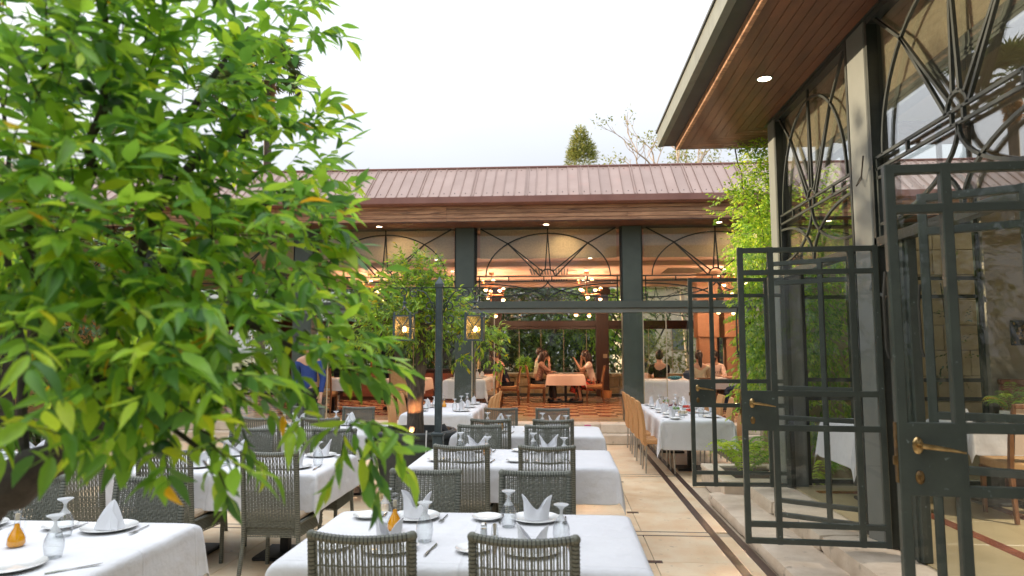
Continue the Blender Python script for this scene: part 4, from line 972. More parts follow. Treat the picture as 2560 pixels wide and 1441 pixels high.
def four_seat(x0, x1, y0, y1, name, seed, napk=(0, 1, 2, 0), oil=(0.25, 0.55), chairs=True, near=True, far=True, cap="", offs=(0.47, 1.14)):
    table(x0, x1, y0, y1, 0, name, seed=seed, ov=0.30)
    i = 0
    for (fy, face, row) in ((y1 - 0.18, math.pi, "far"), (y0 + 0.22, 0.0, "near")):
        for q, dx in enumerate(offs):
            if (row == "near" and not near) or (row == "far" and not far): continue
            wh = "%s %s seat of the %s" % (row, ("left", "right")[q], name)
            setting(x0 + dx, fy, ZC, face, wh, nap=napk[i % 4], side=-1 if face > 1 else 1); i += 1
    oil_bottle(x0 + oil[0] * 1.66, y0 + oil[1], ZC, "amber oil bottle on the %s" % name)
    if chairs:
        for q, dx in enumerate((offs[0] + 0.0, offs[1] + 0.0)):
            if near: place('open', lambda: wicker_chair(True), x0 + dx, y0 + 0.04, 0, R(ri.uniform(-2, 2)), "wicker chair seen from behind, near %s side of the %s" % (("left", "right")[q], name), "chair", "grey green wicker chairs")
            if far: place('full', lambda: wicker_chair(False), x0 + dx - 0.02, y1 - 0.10, 0, math.pi + R(ri.uniform(-2, 2)), "wicker chair facing us, far %s side of the %s" % (("left", "right")[q], name), "chair", "grey green wicker chairs")

N1, N2, N3 = "front centre table", "second centre table", "third centre table"
four_seat(-1.28, 0.38, 3.04, 4.05, N1, 3, napk=(0, 1, 2, 1), oil=(0.25, 0.56))
shaker(-0.39, 3.52, ZC, "glass salt shaker beside the toothpicks on the front centre table", False)
shaker(-0.335, 3.52, ZC, "glass pot of toothpicks on the front centre table", True)
four_seat(-1.25, 0.45, 5.65, 6.66, N2, 7, napk=(1, 0, 3, 2), oil=(0.35, 0.6))
four_seat(-1.22, 0.47, 7.72, 8.74, N3, 11, napk=(3, 2, 0, 1), oil=(0.3, 0.6))
PHN = MB().cbox((0, 0, 0.008), (0.04, 0.02, 0.006), 0.003).mesh("card", mat("pink_card", (0.55, 0.05, 0.16), rough=0.5)); item("pink_packet", PHN, 0.33, 8.55, ZC + 0.018, 0.1, "small pink packet on the side plate of the third centre table", "packet")
NL1, NL2, NL3 = "front table under the leaves", "second table under the leaves", "table beside the planter"
four_seat(-3.64, -1.98, 2.68, 3.70, NL1, 13, napk=(3, 3, 3, 0), oil=(0.63, 0.50), offs=(0.55, 1.28), near=False)
item("dinner_plate", PL, -2.36, 2.87, ZC, 0, "large white plate, near right seat of the front table under the leaves", "plate", "dinner plates"); item("table_knife", KN, -2.15, 2.80, ZC, -0.75, "table knife, near right seat of the front table under the leaves", "knife", "knives"); item("stem_glass", GLm, -2.29, 3.03, ZC, 0, "upside down stemmed glass, near right seat of the front table under the leaves", "glass", "upside down glasses")
place('open', None, -2.72, 2.62, 0, R(4), "grey green wicker chair cut by the picture edge at the front table under the leaves", "chair", "grey green wicker chairs")
four_seat(-3.55, -1.88, 5.22, 6.24, NL2, 17, napk=(1, 0, 1, 1), offs=(0.62, 1.42))
four_seat(-3.80, -2.14, 7.75, 8.80, NL3, 19, napk=(0, 3, 1, 2))
four_seat(-5.9, -4.25, 5.1, 6.15, "rear table under the leaves", 23, napk=(0, 1, 2, 3), offs=(0.45, 1.15))
place('open', None, -3.45, 4.98 + 0.0, 0, R(3), "grey green wicker chair between the two tables beneath the citrus leaves", "chair", "grey green wicker chairs")

# ---------------------------------------------------------------- long tables
ORD = ["first", "second", "third", "fourth", "fifth", "sixth"]
def long_table(x0, x1, y0, y1, z, name, n, seed, m='cloth', chair=None, cz=0, chl=True, chr_=True, ov=0.42, cgroup="tan rattan chairs", cdesc="tan rattan chair"):
    table(x0, x1, y0, y1, z, name, seed=seed, m=m, ov=ov, wave=0.02)
    for i in range(n):
        y = y0 + (y1 - y0) * (i + 0.5) / n
        for s, side, face in ((x0 + 0.2, "left", -math.pi / 2), (x1 - 0.2, "right", math.pi / 2)):
            setting(s, y, z + ZC, face, "%s place on the %s, %s" % (ORD[i], side, name), nap=(i + (side == "left")) % 4, glass=(0.10, 0.13), side=-1, kn=False, fk=False)
    if chair:
        for i in range(n):
            y = y0 + (y1 - y0) * (i + 0.5) / n
            for on, x, rz, side in ((chl, x0 + 0.0, -math.pi / 2, "left"), (chr_, x1 + 0.0, math.pi / 2, "right")):
                if on: place(chair[0], chair[1], x, y, z, rz + R(ri.uniform(-3, 3)), "%s, %s on the %s of the %s" % (cdesc, ORD[i], side, name), "chair", cgroup)
NR, NM = "long table by the doors", "long table behind the tree"
long_table(1.38, 2.34, 9.62, 12.55, 0, NR, 4, 31, chair=('rattan', rattan_chair))
long_table(-2.42, -1.34, 10.36, 12.55, 0, NM, 3, 37, chair=('rattan', rattan_chair))
oil_bottle(-1.95, 11.5, ZC, "small amber oil bottle on the long table behind the potted tree")
# dishes of food on the long table by the doors
rd = random.Random(8)
Fm = {k: mat(k + "_food", c, rough=0.5, scale=40, bump=0.5, bscale=60) for k, c in (("tomato", (0.60, 0.05, 0.02)), ("salad", (0.12, 0.26, 0.03)), ("carrot", (0.72, 0.24, 0.03)), ("dip", (0.62, 0.5, 0.32)), ("berry", (0.16, 0.02, 0.03)))}
foods = [("carrot", 1.80, 12.0, "tall dish of orange carrot and green salad, long table by the doors"), ("tomato", 2.02, 11.3, "dish of red tomato salad in the middle of the long table by the doors"), ("berry", 1.86, 11.62, "small dark red dip bowl on the long table by the doors"),
         ("salad", 1.80, 10.95, "dish of green herbs on the long table by the doors"), ("tomato", 1.95, 10.6, "dish of sliced tomatoes on the long table by the doors, nearer us"), ("dip", 1.78, 10.25, "bowl of cream dip on the long table by the doors")]
for k, x, y, lab in foods:
    t = empty("food_dish", (x, y, ZC), lab, "dish", "dishes of food")
    MB().lathe([(1e-5, 0.0), (0.05, 0.0), (0.085, 0.03), (0.083, 0.033), (0.05, 0.006), (1e-5, 0.006)], 18, (x, y, ZC)).build("bowl", M['china'], t, smooth=True)
    b = MB()
    for i in range(16):
        a = rd.uniform(0, 6.28); r_ = 0.055 * math.sqrt(rd.random()); b.ball((x + r_ * math.cos(a), y + r_ * math.sin(a), ZC + 0.03 + 0.03 * rd.random()), 0.022, 6, 4, (1, 0.8, 0.8))
    b.build("food", Fm[k], t, smooth=True)
    if k == "carrot":
        b = MB()
        for i in range(12):
            a = rd.uniform(0, 6.28); b.ball((x + 0.04 * math.cos(a), y + 0.04 * math.sin(a), ZC + 0.075 + 0.02 * rd.random()), 0.016, 6, 4)
        b.build("garnish", Fm["salad"], t)
for i, (x, y) in enumerate(((1.72, 11.9), (2.0, 11.75), (1.70, 11.2), (2.05, 10.95), (1.75, 10.62), (2.05, 10.3), (1.9, 10.0))):
    item("wine_glass", UPm, x, y, ZC, 0, "upright wine glass, %s from the far end along the long table by the doors" % (ORD + ["seventh"])[i], "glass", "upright wine glasses")

# ---------------------------------------------------------------- inside the pavilion
ZI = 0.34
wc = ('wood', wooden_chair)
long_table(-2.50, -1.62, 14.62, 16.4, ZI, "white table behind the lantern post", 2, 41, chair=wc, cgroup="wooden chairs with tan seats", cdesc="wooden chair", chl=False)
table(-2.45, -1.60, 17.0, 17.9, ZI, "pink table of the lone man", seed=43, m='pinkcloth', ov=0.22)
table(-0.34, 0.62, 18.1, 19.0, ZI, "pink table of the four diners", seed=47, m='pinkcloth', ov=0.30)
table(1.78, 2.72, 18.6, 19.5, ZI, "pink side table with the carafes", seed=49, m='pinkcloth', ov=0.28)
table(1.74, 3.05, 14.62, 15.45, ZI, "white table in front of the woman in black", seed=51, ov=0.62, wave=0.006)
table(2.9, 4.3, 16.2, 17.0, ZI, "white table of the man in the pink sweater", seed=53, ov=0.28)
table(-5.6, -4.7, 14.9, 15.8, ZI, "white table inside on the far left", seed=55, ov=0.28)
table(-3.9, -3.0, 14.9, 15.9, ZI, "pink table behind the waiter in black", seed=57, m='pinkcloth', ov=0.28)
def wch(x, y, rz, lab, low=1.0): o_ = place('wood', wooden_chair, x, y, ZI, R(rz), lab, "chair", "wooden chairs with tan seats"); o_.scale = (1, 1, low)
wch(-0.62, 18.35, -90, "wooden chair under the woman in the brown patterned blouse"); wch(-0.66, 18.85, -90, "wooden chair under the man in the pale striped shirt")
wch(0.90, 18.35, 90, "wooden chair under the woman in the flowered skirt"); wch(0.92, 18.85, 90, "wooden chair under the woman in black with pinned up hair")
wch(-1.28, 17.4, 90, "wooden chair under the man in the dark T-shirt"); wch(2.25, 16.0, 5, "wooden chair under the woman in the black T-shirt", 0.78)
wch(3.15, 15.9, 0, "wooden chair under the woman with the ponytail", 0.78); wch(4.2, 16.1, 60, "wooden chair under the woman in the white T-shirt"); wch(3.9, 17.2, 180, "wooden chair under the man in the pink sweater")
wch(-3.45, 14.8, 0, "empty wooden chair in front of the pink table behind the waiter in black"); wch(-5.15, 14.8, 0, "empty wooden chair before the white table inside on the far left")
for k, (x, y, t_) in enumerate(((-0.15, 18.35, "pink table of the four diners, near woman's side"), (0.2, 18.5, "pink table of the four diners, centre"), (0.42, 18.4, "pink table of the four diners beside the flowered skirt"), (3.3, 16.5, "white table of the man in the pink sweater"))):
    item("wine_glass", UPm, x, y, ZI + ZC, 0, "upright wine glass on the %s" % t_, "glass", "upright wine glasses")
    item("dinner_plate", PL, x - 0.02, y + 0.22, ZI + ZC, 0, "large white plate on the %s" % t_, "plate", "dinner plates")
def carafe(x, y, z, lab, m='tumbler'):
    t = empty("glass_carafe", (x, y, z), lab, "carafe")
    MB().lathe([(1e-5, 0.0), (0.036, 0.0), (0.04, 0.02), (0.036, 0.11), (0.014, 0.17), (0.011, 0.23), (0.015, 0.25), (0.013, 0.25), (0.009, 0.23)], 16, (x, y, z)).build("bottle_body", M[m], t, smooth=True)
    MB().ball((x, y, z + 0.262), 0.013, 8, 6).build("stopper", M[m], t, smooth=True)
carafe(1.95, 18.8, ZI + ZC, "left glass carafe on the pink side table near the timber column"); carafe(2.10, 18.85, ZI + ZC, "right glass carafe on the pink side table near the timber column")
carafe(1.86, 14.9, ZI + ZC, "tall glass bottle at the corner of the white table before the woman in black")
# handbags and basket
def handbag(x, y, z, w_, h_, m_, lab, strap=True):
    t = empty("handbag", (x, y, z), lab, "handbag"); b = MB(); rr = random.Random(3)
    b.ball((x, y, z + h_ * 0.5), 1.0, 16, 10, (w_ / 2, w_ * 0.28, h_ / 2)); b.v = [(v[0] + 0.006 * math.sin(v[2] * 60), v[1], max(z, v[2])) for v in b.v]
    b.build("bag_body", m_, t, smooth=True)
    if strap: MB().tube([(x - w_ * 0.25, y, z + h_ * 0.8), (x - w_ * 0.15, y, z + h_ * 1.25), (x + w_ * 0.15, y, z + h_ * 1.25), (x + w_ * 0.25, y, z + h_ * 0.8)], 0.008, 6).build("strap", m_, t, smooth=True)
handbag(2.72, 14.85, ZI + ZC, 0.24, 0.20, mat("navy_leather", (0.03, 0.045, 0.08), rough=0.4, scale=30), "navy blue handbag with strap on the white table beside the open door")
handbag(2.42, 14.8, ZI + ZC, 0.30, 0.085, mat("turquoise_pattern", (0.06, 0.30, 0.36), (0.02, 0.03, 0.03), rough=0.7, scale=60, ramp=(0.45, 0.55)), "turquoise and black patterned pouch on the white table before the woman in black", False)
bk = empty("straw_basket", (1.22, 18.5, ZI), "small straw basket with dark straps standing by the timber column", "basket")
MB().lathe([(1e-5, 0.0), (0.10, 0.0), (0.13, 0.02), (0.15, 0.2), (0.145, 0.2), (0.12, 0.03), (1e-5, 0.02)], 18, (1.22, 18.5, ZI + 0.12)).build("basket_body", M['rattan'], bk, smooth=True)
MB().tube([(1.12, 18.4, ZI + 0.3), (1.14, 18.4, ZI + 0.46), (1.28, 18.4, ZI + 0.46), (1.31, 18.4, ZI + 0.3)], 0.008, 6).build("strap", M['black'], bk)
# bar counter with things on it
bc = empty("bar_counter", (-3.4, 19.2, ZI), "dark timber bar counter with black top behind the potted tree", "counter")
MB().box(-6.2, -1.9, 19.0, 19.5, ZI, ZI + 0.82).build("counter_body", M['darkwood'], bc); MB().box(-6.25, -1.85, 18.95, 19.55, ZI + 0.82, ZI + 0.87, ch=0.01).build("counter_top", M['black'], bc)
for k in range(8): MB().box(-6.1 + k * 0.53, -5.65 + k * 0.53, 18.985, 19.0, ZI + 0.1, ZI + 0.75, ch=0.005).build("panel", M['wainscot'], bc)
for k, x in enumerate((-5.6, -5.35, -4.7, -4.4, -3.9, -3.5, -3.1, -2.7, -2.3)):
    cc = [(0.08, 0.12, 0.05), (0.3, 0.12, 0.03), (0.5, 0.42, 0.2)][k % 3]
    t = tag(MB().lathe([(1e-5, 0.0), (0.035, 0.0), (0.036, 0.17), (0.013, 0.22), (0.013, 0.29), (1e-5, 0.29)], 12, (x, 19.2, ZI + 0.87)).build("bottle", mat("bottle_glass", cc, rough=0.12), None, smooth=True), "%s bottle standing on the bar counter, %s from its left end" % (["green", "brown", "pale"][k % 3], (ORD + ["seventh", "eighth", "ninth"])[k]), "bottle", "bottles on the bar counter")

# ---------------------------------------------------------------- chandeliers
def chandelier(x, y, lab):
    t = empty("chandelier", (x, y, 3.70), lab, "chandelier", "copper chandeliers with lit globes")
    MB().lathe([(1e-5, 0.0), (0.07, 0.0), (0.06, -0.04), (0.012, -0.05), (0.012, -0.95), (1e-5, -0.95)], 14, (x, y, 3.70)).build("stem", M['copper'], t)
    rr = random.Random(int(x * 10) + 7)
    for k in range(12):
        tier = (3.36, 3.14, 2.72)[k % 3]; a = k * 0.55 * math.pi + rr.uniform(-.2, .2); r_ = (0.22, 0.40, 0.30)[k % 3]
        ex, ey = x + r_ * math.cos(a), y + r_ * math.sin(a)
        arm = MB().tube([(x, y, tier), (ex, ey, tier), (ex, ey, tier + (0.06 if k % 2 else -0.06))], 0.008, 6).build("arm", M['copper'], t)
        zc = tier + (0.10 if k % 2 else -0.10)
        MB().lathe([(0.052, 0.012), (0.055, 0.0), (0.03, -0.04 if k % 2 else 0.04), (1e-5, -0.045 if k % 2 else 0.045)], 12, (ex, ey, zc)).build("cup", M['copper'], arm)
        MB().ball((ex, ey, zc + (0.01 if k % 2 else -0.01)), 0.046, 12, 8).build("globe", M['globe'], arm, smooth=True)
for x, y, lab in ((-1.75, 17.3, "copper chandelier of lit globes behind the second green column"), (0.68, 17.3, "copper chandelier of lit globes over the four diners"), (-4.9, 17.3, "copper chandelier of lit globes seen through the citrus leaves"), (4.0, 16.4, "copper chandelier of lit globes near the rose stone pillars")):
    chandelier(x, y, lab)
    l = bpy.data.lights.new("chandelier_light", 'POINT'); l.energy = 215; l.color = (1.0, 0.60, 0.36); l.shadow_soft_size = 0.02
    o = bpy.data.objects.new("chandelier_light", l); COL.objects.link(o); o.location = (x, y, 2.95)
for bx in (-3.59, -0.24, 3.11):
    l = bpy.data.lights.new("ceiling_light", 'SPOT'); l.energy = 40; l.color = (1.0, 0.66, 0.42); l.spot_size = R(120); l.spot_blend = 0.8; l.shadow_soft_size = 0.1
    o = bpy.data.objects.new("ceiling_light", l); COL.objects.link(o); o.location = (bx + 0.9, 14.9, 3.6)

# ---------------------------------------------------------------- dining hall furniture
ZH = FZ + 0.006
table(2.64, 3.42, 6.4, 7.2, ZH, "white table just inside the hall doors", seed=61, ov=0.40)
table(3.72, 5.2, 6.55, 7.3, ZH, "hall table with the fern in a white bowl", seed=67, ov=0.28)
table(3.6, 5.2, 3.4, 4.2, ZH, "hall table at the picture edge", seed=68, ov=0.3)
def wcov(x, y, rz, lab):
    if 'cov' not in PROTO: PROTO['cov'] = wooden_chair(M['pinkcloth']); o = PROTO['cov']
    else: o = copy_tree(PROTO['cov'])
    o.location = (x, y, ZH); o.rotation_euler = (0, 0, R(rz)); tag(o, lab, "chair", "hall chairs with pale backs")
wcov(3.95, 6.3, 0, "hall chair with pale padded back, left one before the fern table"); wcov(4.55, 6.3, 0, "hall chair with pale padded back, right one before the fern table"); wcov(5.4, 6.9, 90, "hall chair at the far end of the fern table")
fp = empty("potted_fern", (4.30, 6.95, ZH + ZC), "bushy green plant in a ribbed white bowl on the hall table", "potted plant")
MB().lathe([(1e-5, 0.0), (0.055, 0.0), (0.078, 0.03), (0.075, 0.036), (0.084, 0.05), (0.08, 0.057), (0.087, 0.07), (0.083, 0.078), (0.086, 0.10), (0.08, 0.10), (1e-5, 0.09)], 24, (4.30, 6.95, ZH + ZC)).build("bowl", M['china'], fp, smooth=True)
item("wine_glass", UPm, 4.56, 6.9, ZH + ZC, 0, "large clear wine glass beside the ribbed white bowl", "glass", "upright wine glasses", 1.15)
item("folded_napkin", NAP[1], 4.50, 6.78, ZH + ZC, 0, "crumpled white napkin beside the ribbed white bowl", "napkin", "folded napkins", 0.7)
item("dinner_plate", PL, 4.02, 6.8, ZH + ZC, 0, "large white plate on the hall table left of the fern", "plate", "dinner plates")
item("folded_napkin", NAP[3], 3.84, 6.85, ZH + ZC, 0.4, "white napkin on the hall table left of the fern", "napkin", "folded napkins", 0.8)
l = bpy.data.lights.new("hall_light", 'SPOT'); l.energy = 620; l.color = (1.0, 0.88, 0.74); l.spot_size = R(116); l.spot_blend = 1.0; l.shadow_soft_size = 0.02
o = bpy.data.objects.new("hall_light", l); COL.objects.link(o); o.location = (5.2, 4.8, 3.36)
hl = empty("pendant_lamp", (5.2, 4.8, 4.28), "orange glowing pendant lamp inside the hall", "lamp")
MB().tube([(5.2, 4.8, 4.28), (5.2, 4.8, 3.62)], 0.008, 6).build("cord", M['black'], hl)
MB().ball((5.2, 4.8, 3.5), 0.14, 16, 10, (1, 1, 0.8)).build("lamp_shade", emis("amber_shade", (1.0, 0.42, 0.12), 1.6), hl, smooth=True)

# ---------------------------------------------------------------- lantern post
PX, PY = -1.30, 7.3
lp = empty("lantern_post", (PX, PY, 0), "blue grey cast iron post with two hanging lanterns beside the planter", "lamp post")
MB().cbox((PX, PY, 0.40), (0.055, 0.055, 0.40), 0.008).cbox((PX, PY, 0.815), (0.068, 0.068, 0.018), 0.008).cbox((PX, PY, 0.03), (0.09, 0.09, 0.03), 0.01).build("post_base", M['post'], lp)
sh = MB().cbox((PX, PY, 1.60), (0.036, 0.036, 0.78), 0.006)
for sx in (-1, 1):
    sh.box(PX + sx * 0.010, PX + sx * 0.018, PY - 0.040, PY - 0.034, 0.84, 2.36)
    sh.box(PX + sx * 0.027, PX + sx * 0.033, PY - 0.040, PY - 0.034, 0.84, 2.36)
sh.build("shaft", M['post'], lp)
MB().cbox((PX, PY, 2.395), (0.046, 0.046, 0.02), 0.006).add([(PX - 0.045, PY - 0.045, 2.415), (PX + 0.045, PY - 0.045, 2.415), (PX + 0.045, PY + 0.045, 2.415), (PX - 0.045, PY + 0.045, 2.415), (PX, PY, 2.50)], [(0, 1, 4), (1, 2, 4), (2, 3, 4), (3, 0, 4), (3, 2, 1, 0)]).build("finial", M['post'], lp)
def spiral(cx, cz, r0, r1, a0, a1, n=22):
    return [(cx + (r0 + (r1 - r0) * i / n) * math.cos(a0 + (a1 - a0) * i / n), PY, cz + (r0 + (r1 - r0) * i / n) * math.sin(a0 + (a1 - a0) * i / n)) for i in range(n + 1)]
for s in (-1, 1):
    b = MB(); b.bar((PX, PY, 2.375), (PX + s * 0.52, PY, 2.375 - 0.0), 0.014, 0.010)
    def mir(pts): return [(PX + s * (p[0] - PX), p[1], p[2]) for p in pts]
    b.tube(mir([(PX + 0.036, PY, 2.10)] + [(PX + 0.04 + 0.16 * t, PY, 2.10 + 0.24 * math.sin(t * math.pi / 2)) for t in [i / 10 for i in range(1, 11)]] + [(PX + 0.25, PY, 2.352)]), 0.008, 6)
    b.tube(mir(spiral(PX + 0.28, 2.315, 0.055, 0.014, R(110), R(-330))), 0.007, 6)
    b.tube(mir(spiral(PX + 0.40, 2.32, 0.05, 0.012, R(60), R(470))), 0.007, 6)
    b.tube(mir(spiral(PX + 0.105, 2.17, 0.060, 0.012, R(200), R(-260))), 0.007, 6)
    b.tube(mir(spiral(PX + 0.115, 2.04, 0.062, 0.012, R(160), R(620))), 0.007, 6)
    b.build("scroll_bracket", M['iron'], lp)
    lx = PX + s * 0.385; zt = 2.075; zb = 1.80
    ln = empty("lantern", (lx, PY, 2.25), parent=lp)
    MB().lathe([(1e-5, 0.12), (0.01, 0.11), (0.01, 0.06), (0.022, 0.05), (0.022, 0.035), (0.012, 0.03), (0.016, 0.01), (0.024, 0.0), (0.012, -0.015), (1e-5, -0.02)], 12, (lx, PY, 2.17)).build("hanger", M['post'], ln)
    f = MB(); hw = 0.088
    for ax in (-1, 1):
        for ay in (-1, 1):
            f.box(lx + ax * hw - 0.012, lx + ax * hw + 0.012, PY + ay * hw - 0.012, PY + ay * hw + 0.012, zb, zt + 0.012)
            f.bar((lx + ax * 0.012, PY + ay * 0.012, 2.16), (lx + ax * hw, PY + ay * hw, zt + 0.01), 0.008, 0.005)
            f.ball((lx + ax * hw, PY + ay * hw, zt + 0.02), 0.011, 6, 5)
    for zz in (zb + 0.008, zt - 0.008):
        for a in (-1, 1):
            f.box(lx - hw, lx + hw, PY + a * hw - 0.006, PY + a * hw + 0.006, zz - 0.008, zz + 0.008); f.box(lx + a * hw - 0.006, lx + a * hw + 0.006, PY - hw, PY + hw, zz - 0.008, zz + 0.008)
    for a in (-1, 1):
        for d in (-1, 1):
            f.bar((lx - hw * d, PY + a * (hw + 0.004), zb), (lx + hw * d, PY + a * (hw + 0.004), zt), 0.009, 0.006, (0, 1, 0)); f.bar((lx + a * (hw + 0.004), PY - hw * d, zb), (lx + a * (hw + 0.004), PY + hw * d, zt), 0.006, 0.009, (1, 0, 0))
    f.build("lantern_frame", M['post'], ln)
    MB().box(lx - hw, lx + hw, PY - hw, PY + hw, zb + 0.003, zb + 0.009).build("lantern_floor", M['post'], ln)
    gg = MB()
    for a in (-1, 1): gg.box(lx - hw + 0.008, lx + hw - 0.008, PY + a * (hw - 0.002), PY + a * (hw - 0.004), zb + 0.01, zt - 0.01); gg.box(lx + a * (hw - 0.002), lx + a * (hw - 0.004), PY - hw + 0.008, PY + hw - 0.008, zb + 0.01, zt - 0.01)
    gg.build("lantern_glass", M['lampglass'], ln)
    MB().ball((lx + 0.005, PY, 1.925), 0.024, 12, 8, (1, 1, 1.3)).build("bulb", M['bulb'], ln, smooth=True)
    l = bpy.data.lights.new("lantern_light", 'POINT'); l.energy = 7.0; l.color = (1.0, 0.62, 0.28); l.shadow_soft_size = 0.03
    o = bpy.data.objects.new("lantern_light", l); COL.objects.link(o); o.location = (lx + 0.005, PY, 1.925)
MB().tube([(-1.46, 7.42, 0.0), (-1.46, 7.43, 0.5), (-1.455, 7.45, 0.83)], 0.008, 6).build("white_cable", M['china'], lp)
# ---------------------------------------------------------------- planter with spotlights
PTX, PTY = -1.70, 8.0
pt = empty("planter_pot", (PTX, PTY, 0), "large round charcoal planter with the citrus tree and ground spots", "planter")
MB().lathe([(0.26, 0.0), (0.30, 0.02), (0.40, 0.3), (0.455, 0.60), (0.465, 0.70), (0.485, 0.71), (0.49, 0.77), (0.475, 0.785), (0.43, 0.785), (0.425, 0.70), (0.41, 0.62)], 40, (PTX, PTY, 0)).build("pot_wall", M['pot'], pt, smooth=True)
MB().lathe([(1e-5, 0.715), (0.2, 0.70), (0.42, 0.68), (0.42, 0.6)], 24, (PTX, PTY, 0)).build("soil", M['soil'], pt)
def spot(x, y, z, lab, m_, d):
    t = empty("garden_spotlight", (x, y, z), lab, "spotlight")
    b = MB(); v = Vector(d).normalized(); p = Vector((x, y, z + 0.06)); b.tube([p - v * 0.05, p + v * 0.02, p + v * 0.06], [0.03, 0.042, 0.045], 14); b.build("lamp_head", m_, t, smooth=True)
    MB().box(x - 0.02, x + 0.02, y - 0.006, y + 0.006, z - 0.02, z + 0.05).build("bracket", m_, t)
spot(PTX - 0.25, PTY - 0.18, 0.72, "grey garden spotlight at the rim of the charcoal planter", M['leadd'], (0.3, 0.2, 0.8))
spot(PTX + 0.02, PTY - 0.30, 0.71, "round black spotlight in front of the potted trunk", M['black'], (0.1, 0.5, 0.6))
spot(PTX + 0.36, PTY - 0.05, 0.72, "dark spotlight behind the lantern post in the charcoal planter", M['black'], (-0.5, 0.2, 0.6))
l = bpy.data.lights.new("spot_light", 'SPOT'); l.energy = 34; l.color = (1.0, 0.42, 0.16); l.spot_size = R(80); l.spot_blend = 0.5; l.shadow_soft_size = 0.004
o = bpy.data.objects.new("spot_light", l); COL.objects.link(o); o.location = (PTX + 0.03, PTY - 0.36, 0.80); o.rotation_euler = Vector((0.0, -1, -0.25)).to_track_quat('Z', 'Y').to_euler()
# ================================================================ VEGETATION
def leaf_template(rows=((0.0, 0.0), (0.14, 0.095), (0.40, 0.17), (0.64, 0.14), (0.84, 0.065), (1.0, 0.0)), fold=0.12, droop=0.18):
    V = []; F = []
    for y, w_ in rows:
        z = -droop * y * y
        V += [(-w_, y, z + fold * w_ * 3), (0, y, z), (w_, y, z + fold * w_ * 3)]
    for i in range(len(rows) - 1):
        a, b = 3 * i, 3 * i + 3
        F += [(a, a + 1, b + 1), (a, b + 1, b), (a + 1, a + 2, b + 2), (a + 1, b + 2, b + 1)]
    F = [f for f in F if len({V[i] for i in f}) == 3]
    return np.array(V, float), np.array(F, int)
LT = leaf_template()
LT_C = leaf_template(rows=((0.0, 0.0), (0.3, 0.17), (0.65, 0.14), (1.0, 0.0)), fold=0.12, droop=0.18)
LT_S = (np.array([(0, 0, 0), (-0.24, 0.45, 0.06), (0, 0.5, -0.02), (0.24, 0.45, 0.06), (0, 1, -0.12)], float), np.array([(0, 2, 1), (1, 2, 4), (0, 3, 2), (2, 3, 4)], int))
def frames(D, N):
    D = D / np.linalg.norm(D, axis=1, keepdims=True); X = np.cross(D, N); ln = np.linalg.norm(X, axis=1, keepdims=True); X = X / np.maximum(ln, 1e-6); Z = np.cross(X, D)
    return np.stack([X, D, Z], axis=2)
def scatter(P, D, N, S, tpl=LT_S, curl=0.0):
    V, F = tpl; Rm = frames(D, N); n = len(P); rv = np.random.default_rng(n)
    VV = np.repeat(V[None], n, axis=0)
    if curl:
        VV[:, :, 0] *= rv.uniform(0.7, 1.3, (n, 1)); VV[:, :, 2] *= rv.uniform(-0.4, 2.6, (n, 1)); VV[:, :, 0] += rv.uniform(-curl, curl, (n, 1)) * VV[:, :, 1] ** 2
    out = np.einsum('nij,nvj->nvi', Rm, VV) * S[:, None, None] + P[:, None, :]
    FF = (F[None] + (np.arange(n) * len(V))[:, None, None]).reshape(-1, 3)
    return out.reshape(-1, 3), FF
def twigs(blobs, rs, leaf_len, per=8, tl=(0.10, 0.24), droop=0.35, centre=None, shell=0.5, spread=0.9, step=0.02):
    """leaves in alternate pairs along little twigs spread through ellipsoids; returns leaf arrays and twig lines"""
    P = []; D = []; N = []; S = []; TW = []
    for (c, r, n) in blobs:
        c = np.array(c); r = np.array(r) if hasattr(r, '__len__') else np.array([r] * 3)
        for _ in range(n):
            u = rs.normal(size=3); u /= np.linalg.norm(u); rad = rs.random() ** (1 / 3) * (1 - shell) + shell * rs.random() ** 0.25
            p = c + u * r * rad * 0.95
            o = u * 0.8 + (np.array(p) - np.array(centre)) / (np.linalg.norm(np.array(p) - np.array(centre)) + 1e-6) * 0.8 if centre is not None else u
            d = o + rs.normal(size=3) * 0.45; d[2] += 0.15 - droop * rs.random(); d /= np.linalg.norm(d)
            L = rs.uniform(*tl); pts = []
            q = p.copy(); dd = d.copy(); k = per + int(rs.integers(-2, 3))
            for i in range(k):
                pts.append(q.copy())
                side = np.cross(dd, (0, 0, 1)); side /= (np.linalg.norm(side) + 1e-6); sg = 1 if i % 2 else -1
                ld = dd * (0.55 + 0.5 * i / k) + side * sg * spread * rs.uniform(0.5, 1.1) + rs.normal(size=3) * 0.22; ld[2] -= droop * rs.uniform(0.2, 1.4)
                nn = np.array((0, 0, 1.0)) + rs.normal(size=3) * 0.45
                P.append(q.copy()); D.append(ld); N.append(nn); S.append(leaf_len * rs.uniform(0.6, 1.2))
                q = q + dd * L / k; dd = dd + rs.normal(size=3) * 0.1; dd[2] -= 0.04; dd /= np.linalg.norm(dd)
            pts.append(q.copy()); P.append(q.copy()); D.append(dd); N.append(np.array((0, 0, 1.0)) + rs.normal(size=3) * 0.3); S.append(leaf_len * rs.uniform(0.7, 1.15))
            TW.append(pts)
    return np.array(P), np.array(D), np.array(N), np.array(S), TW
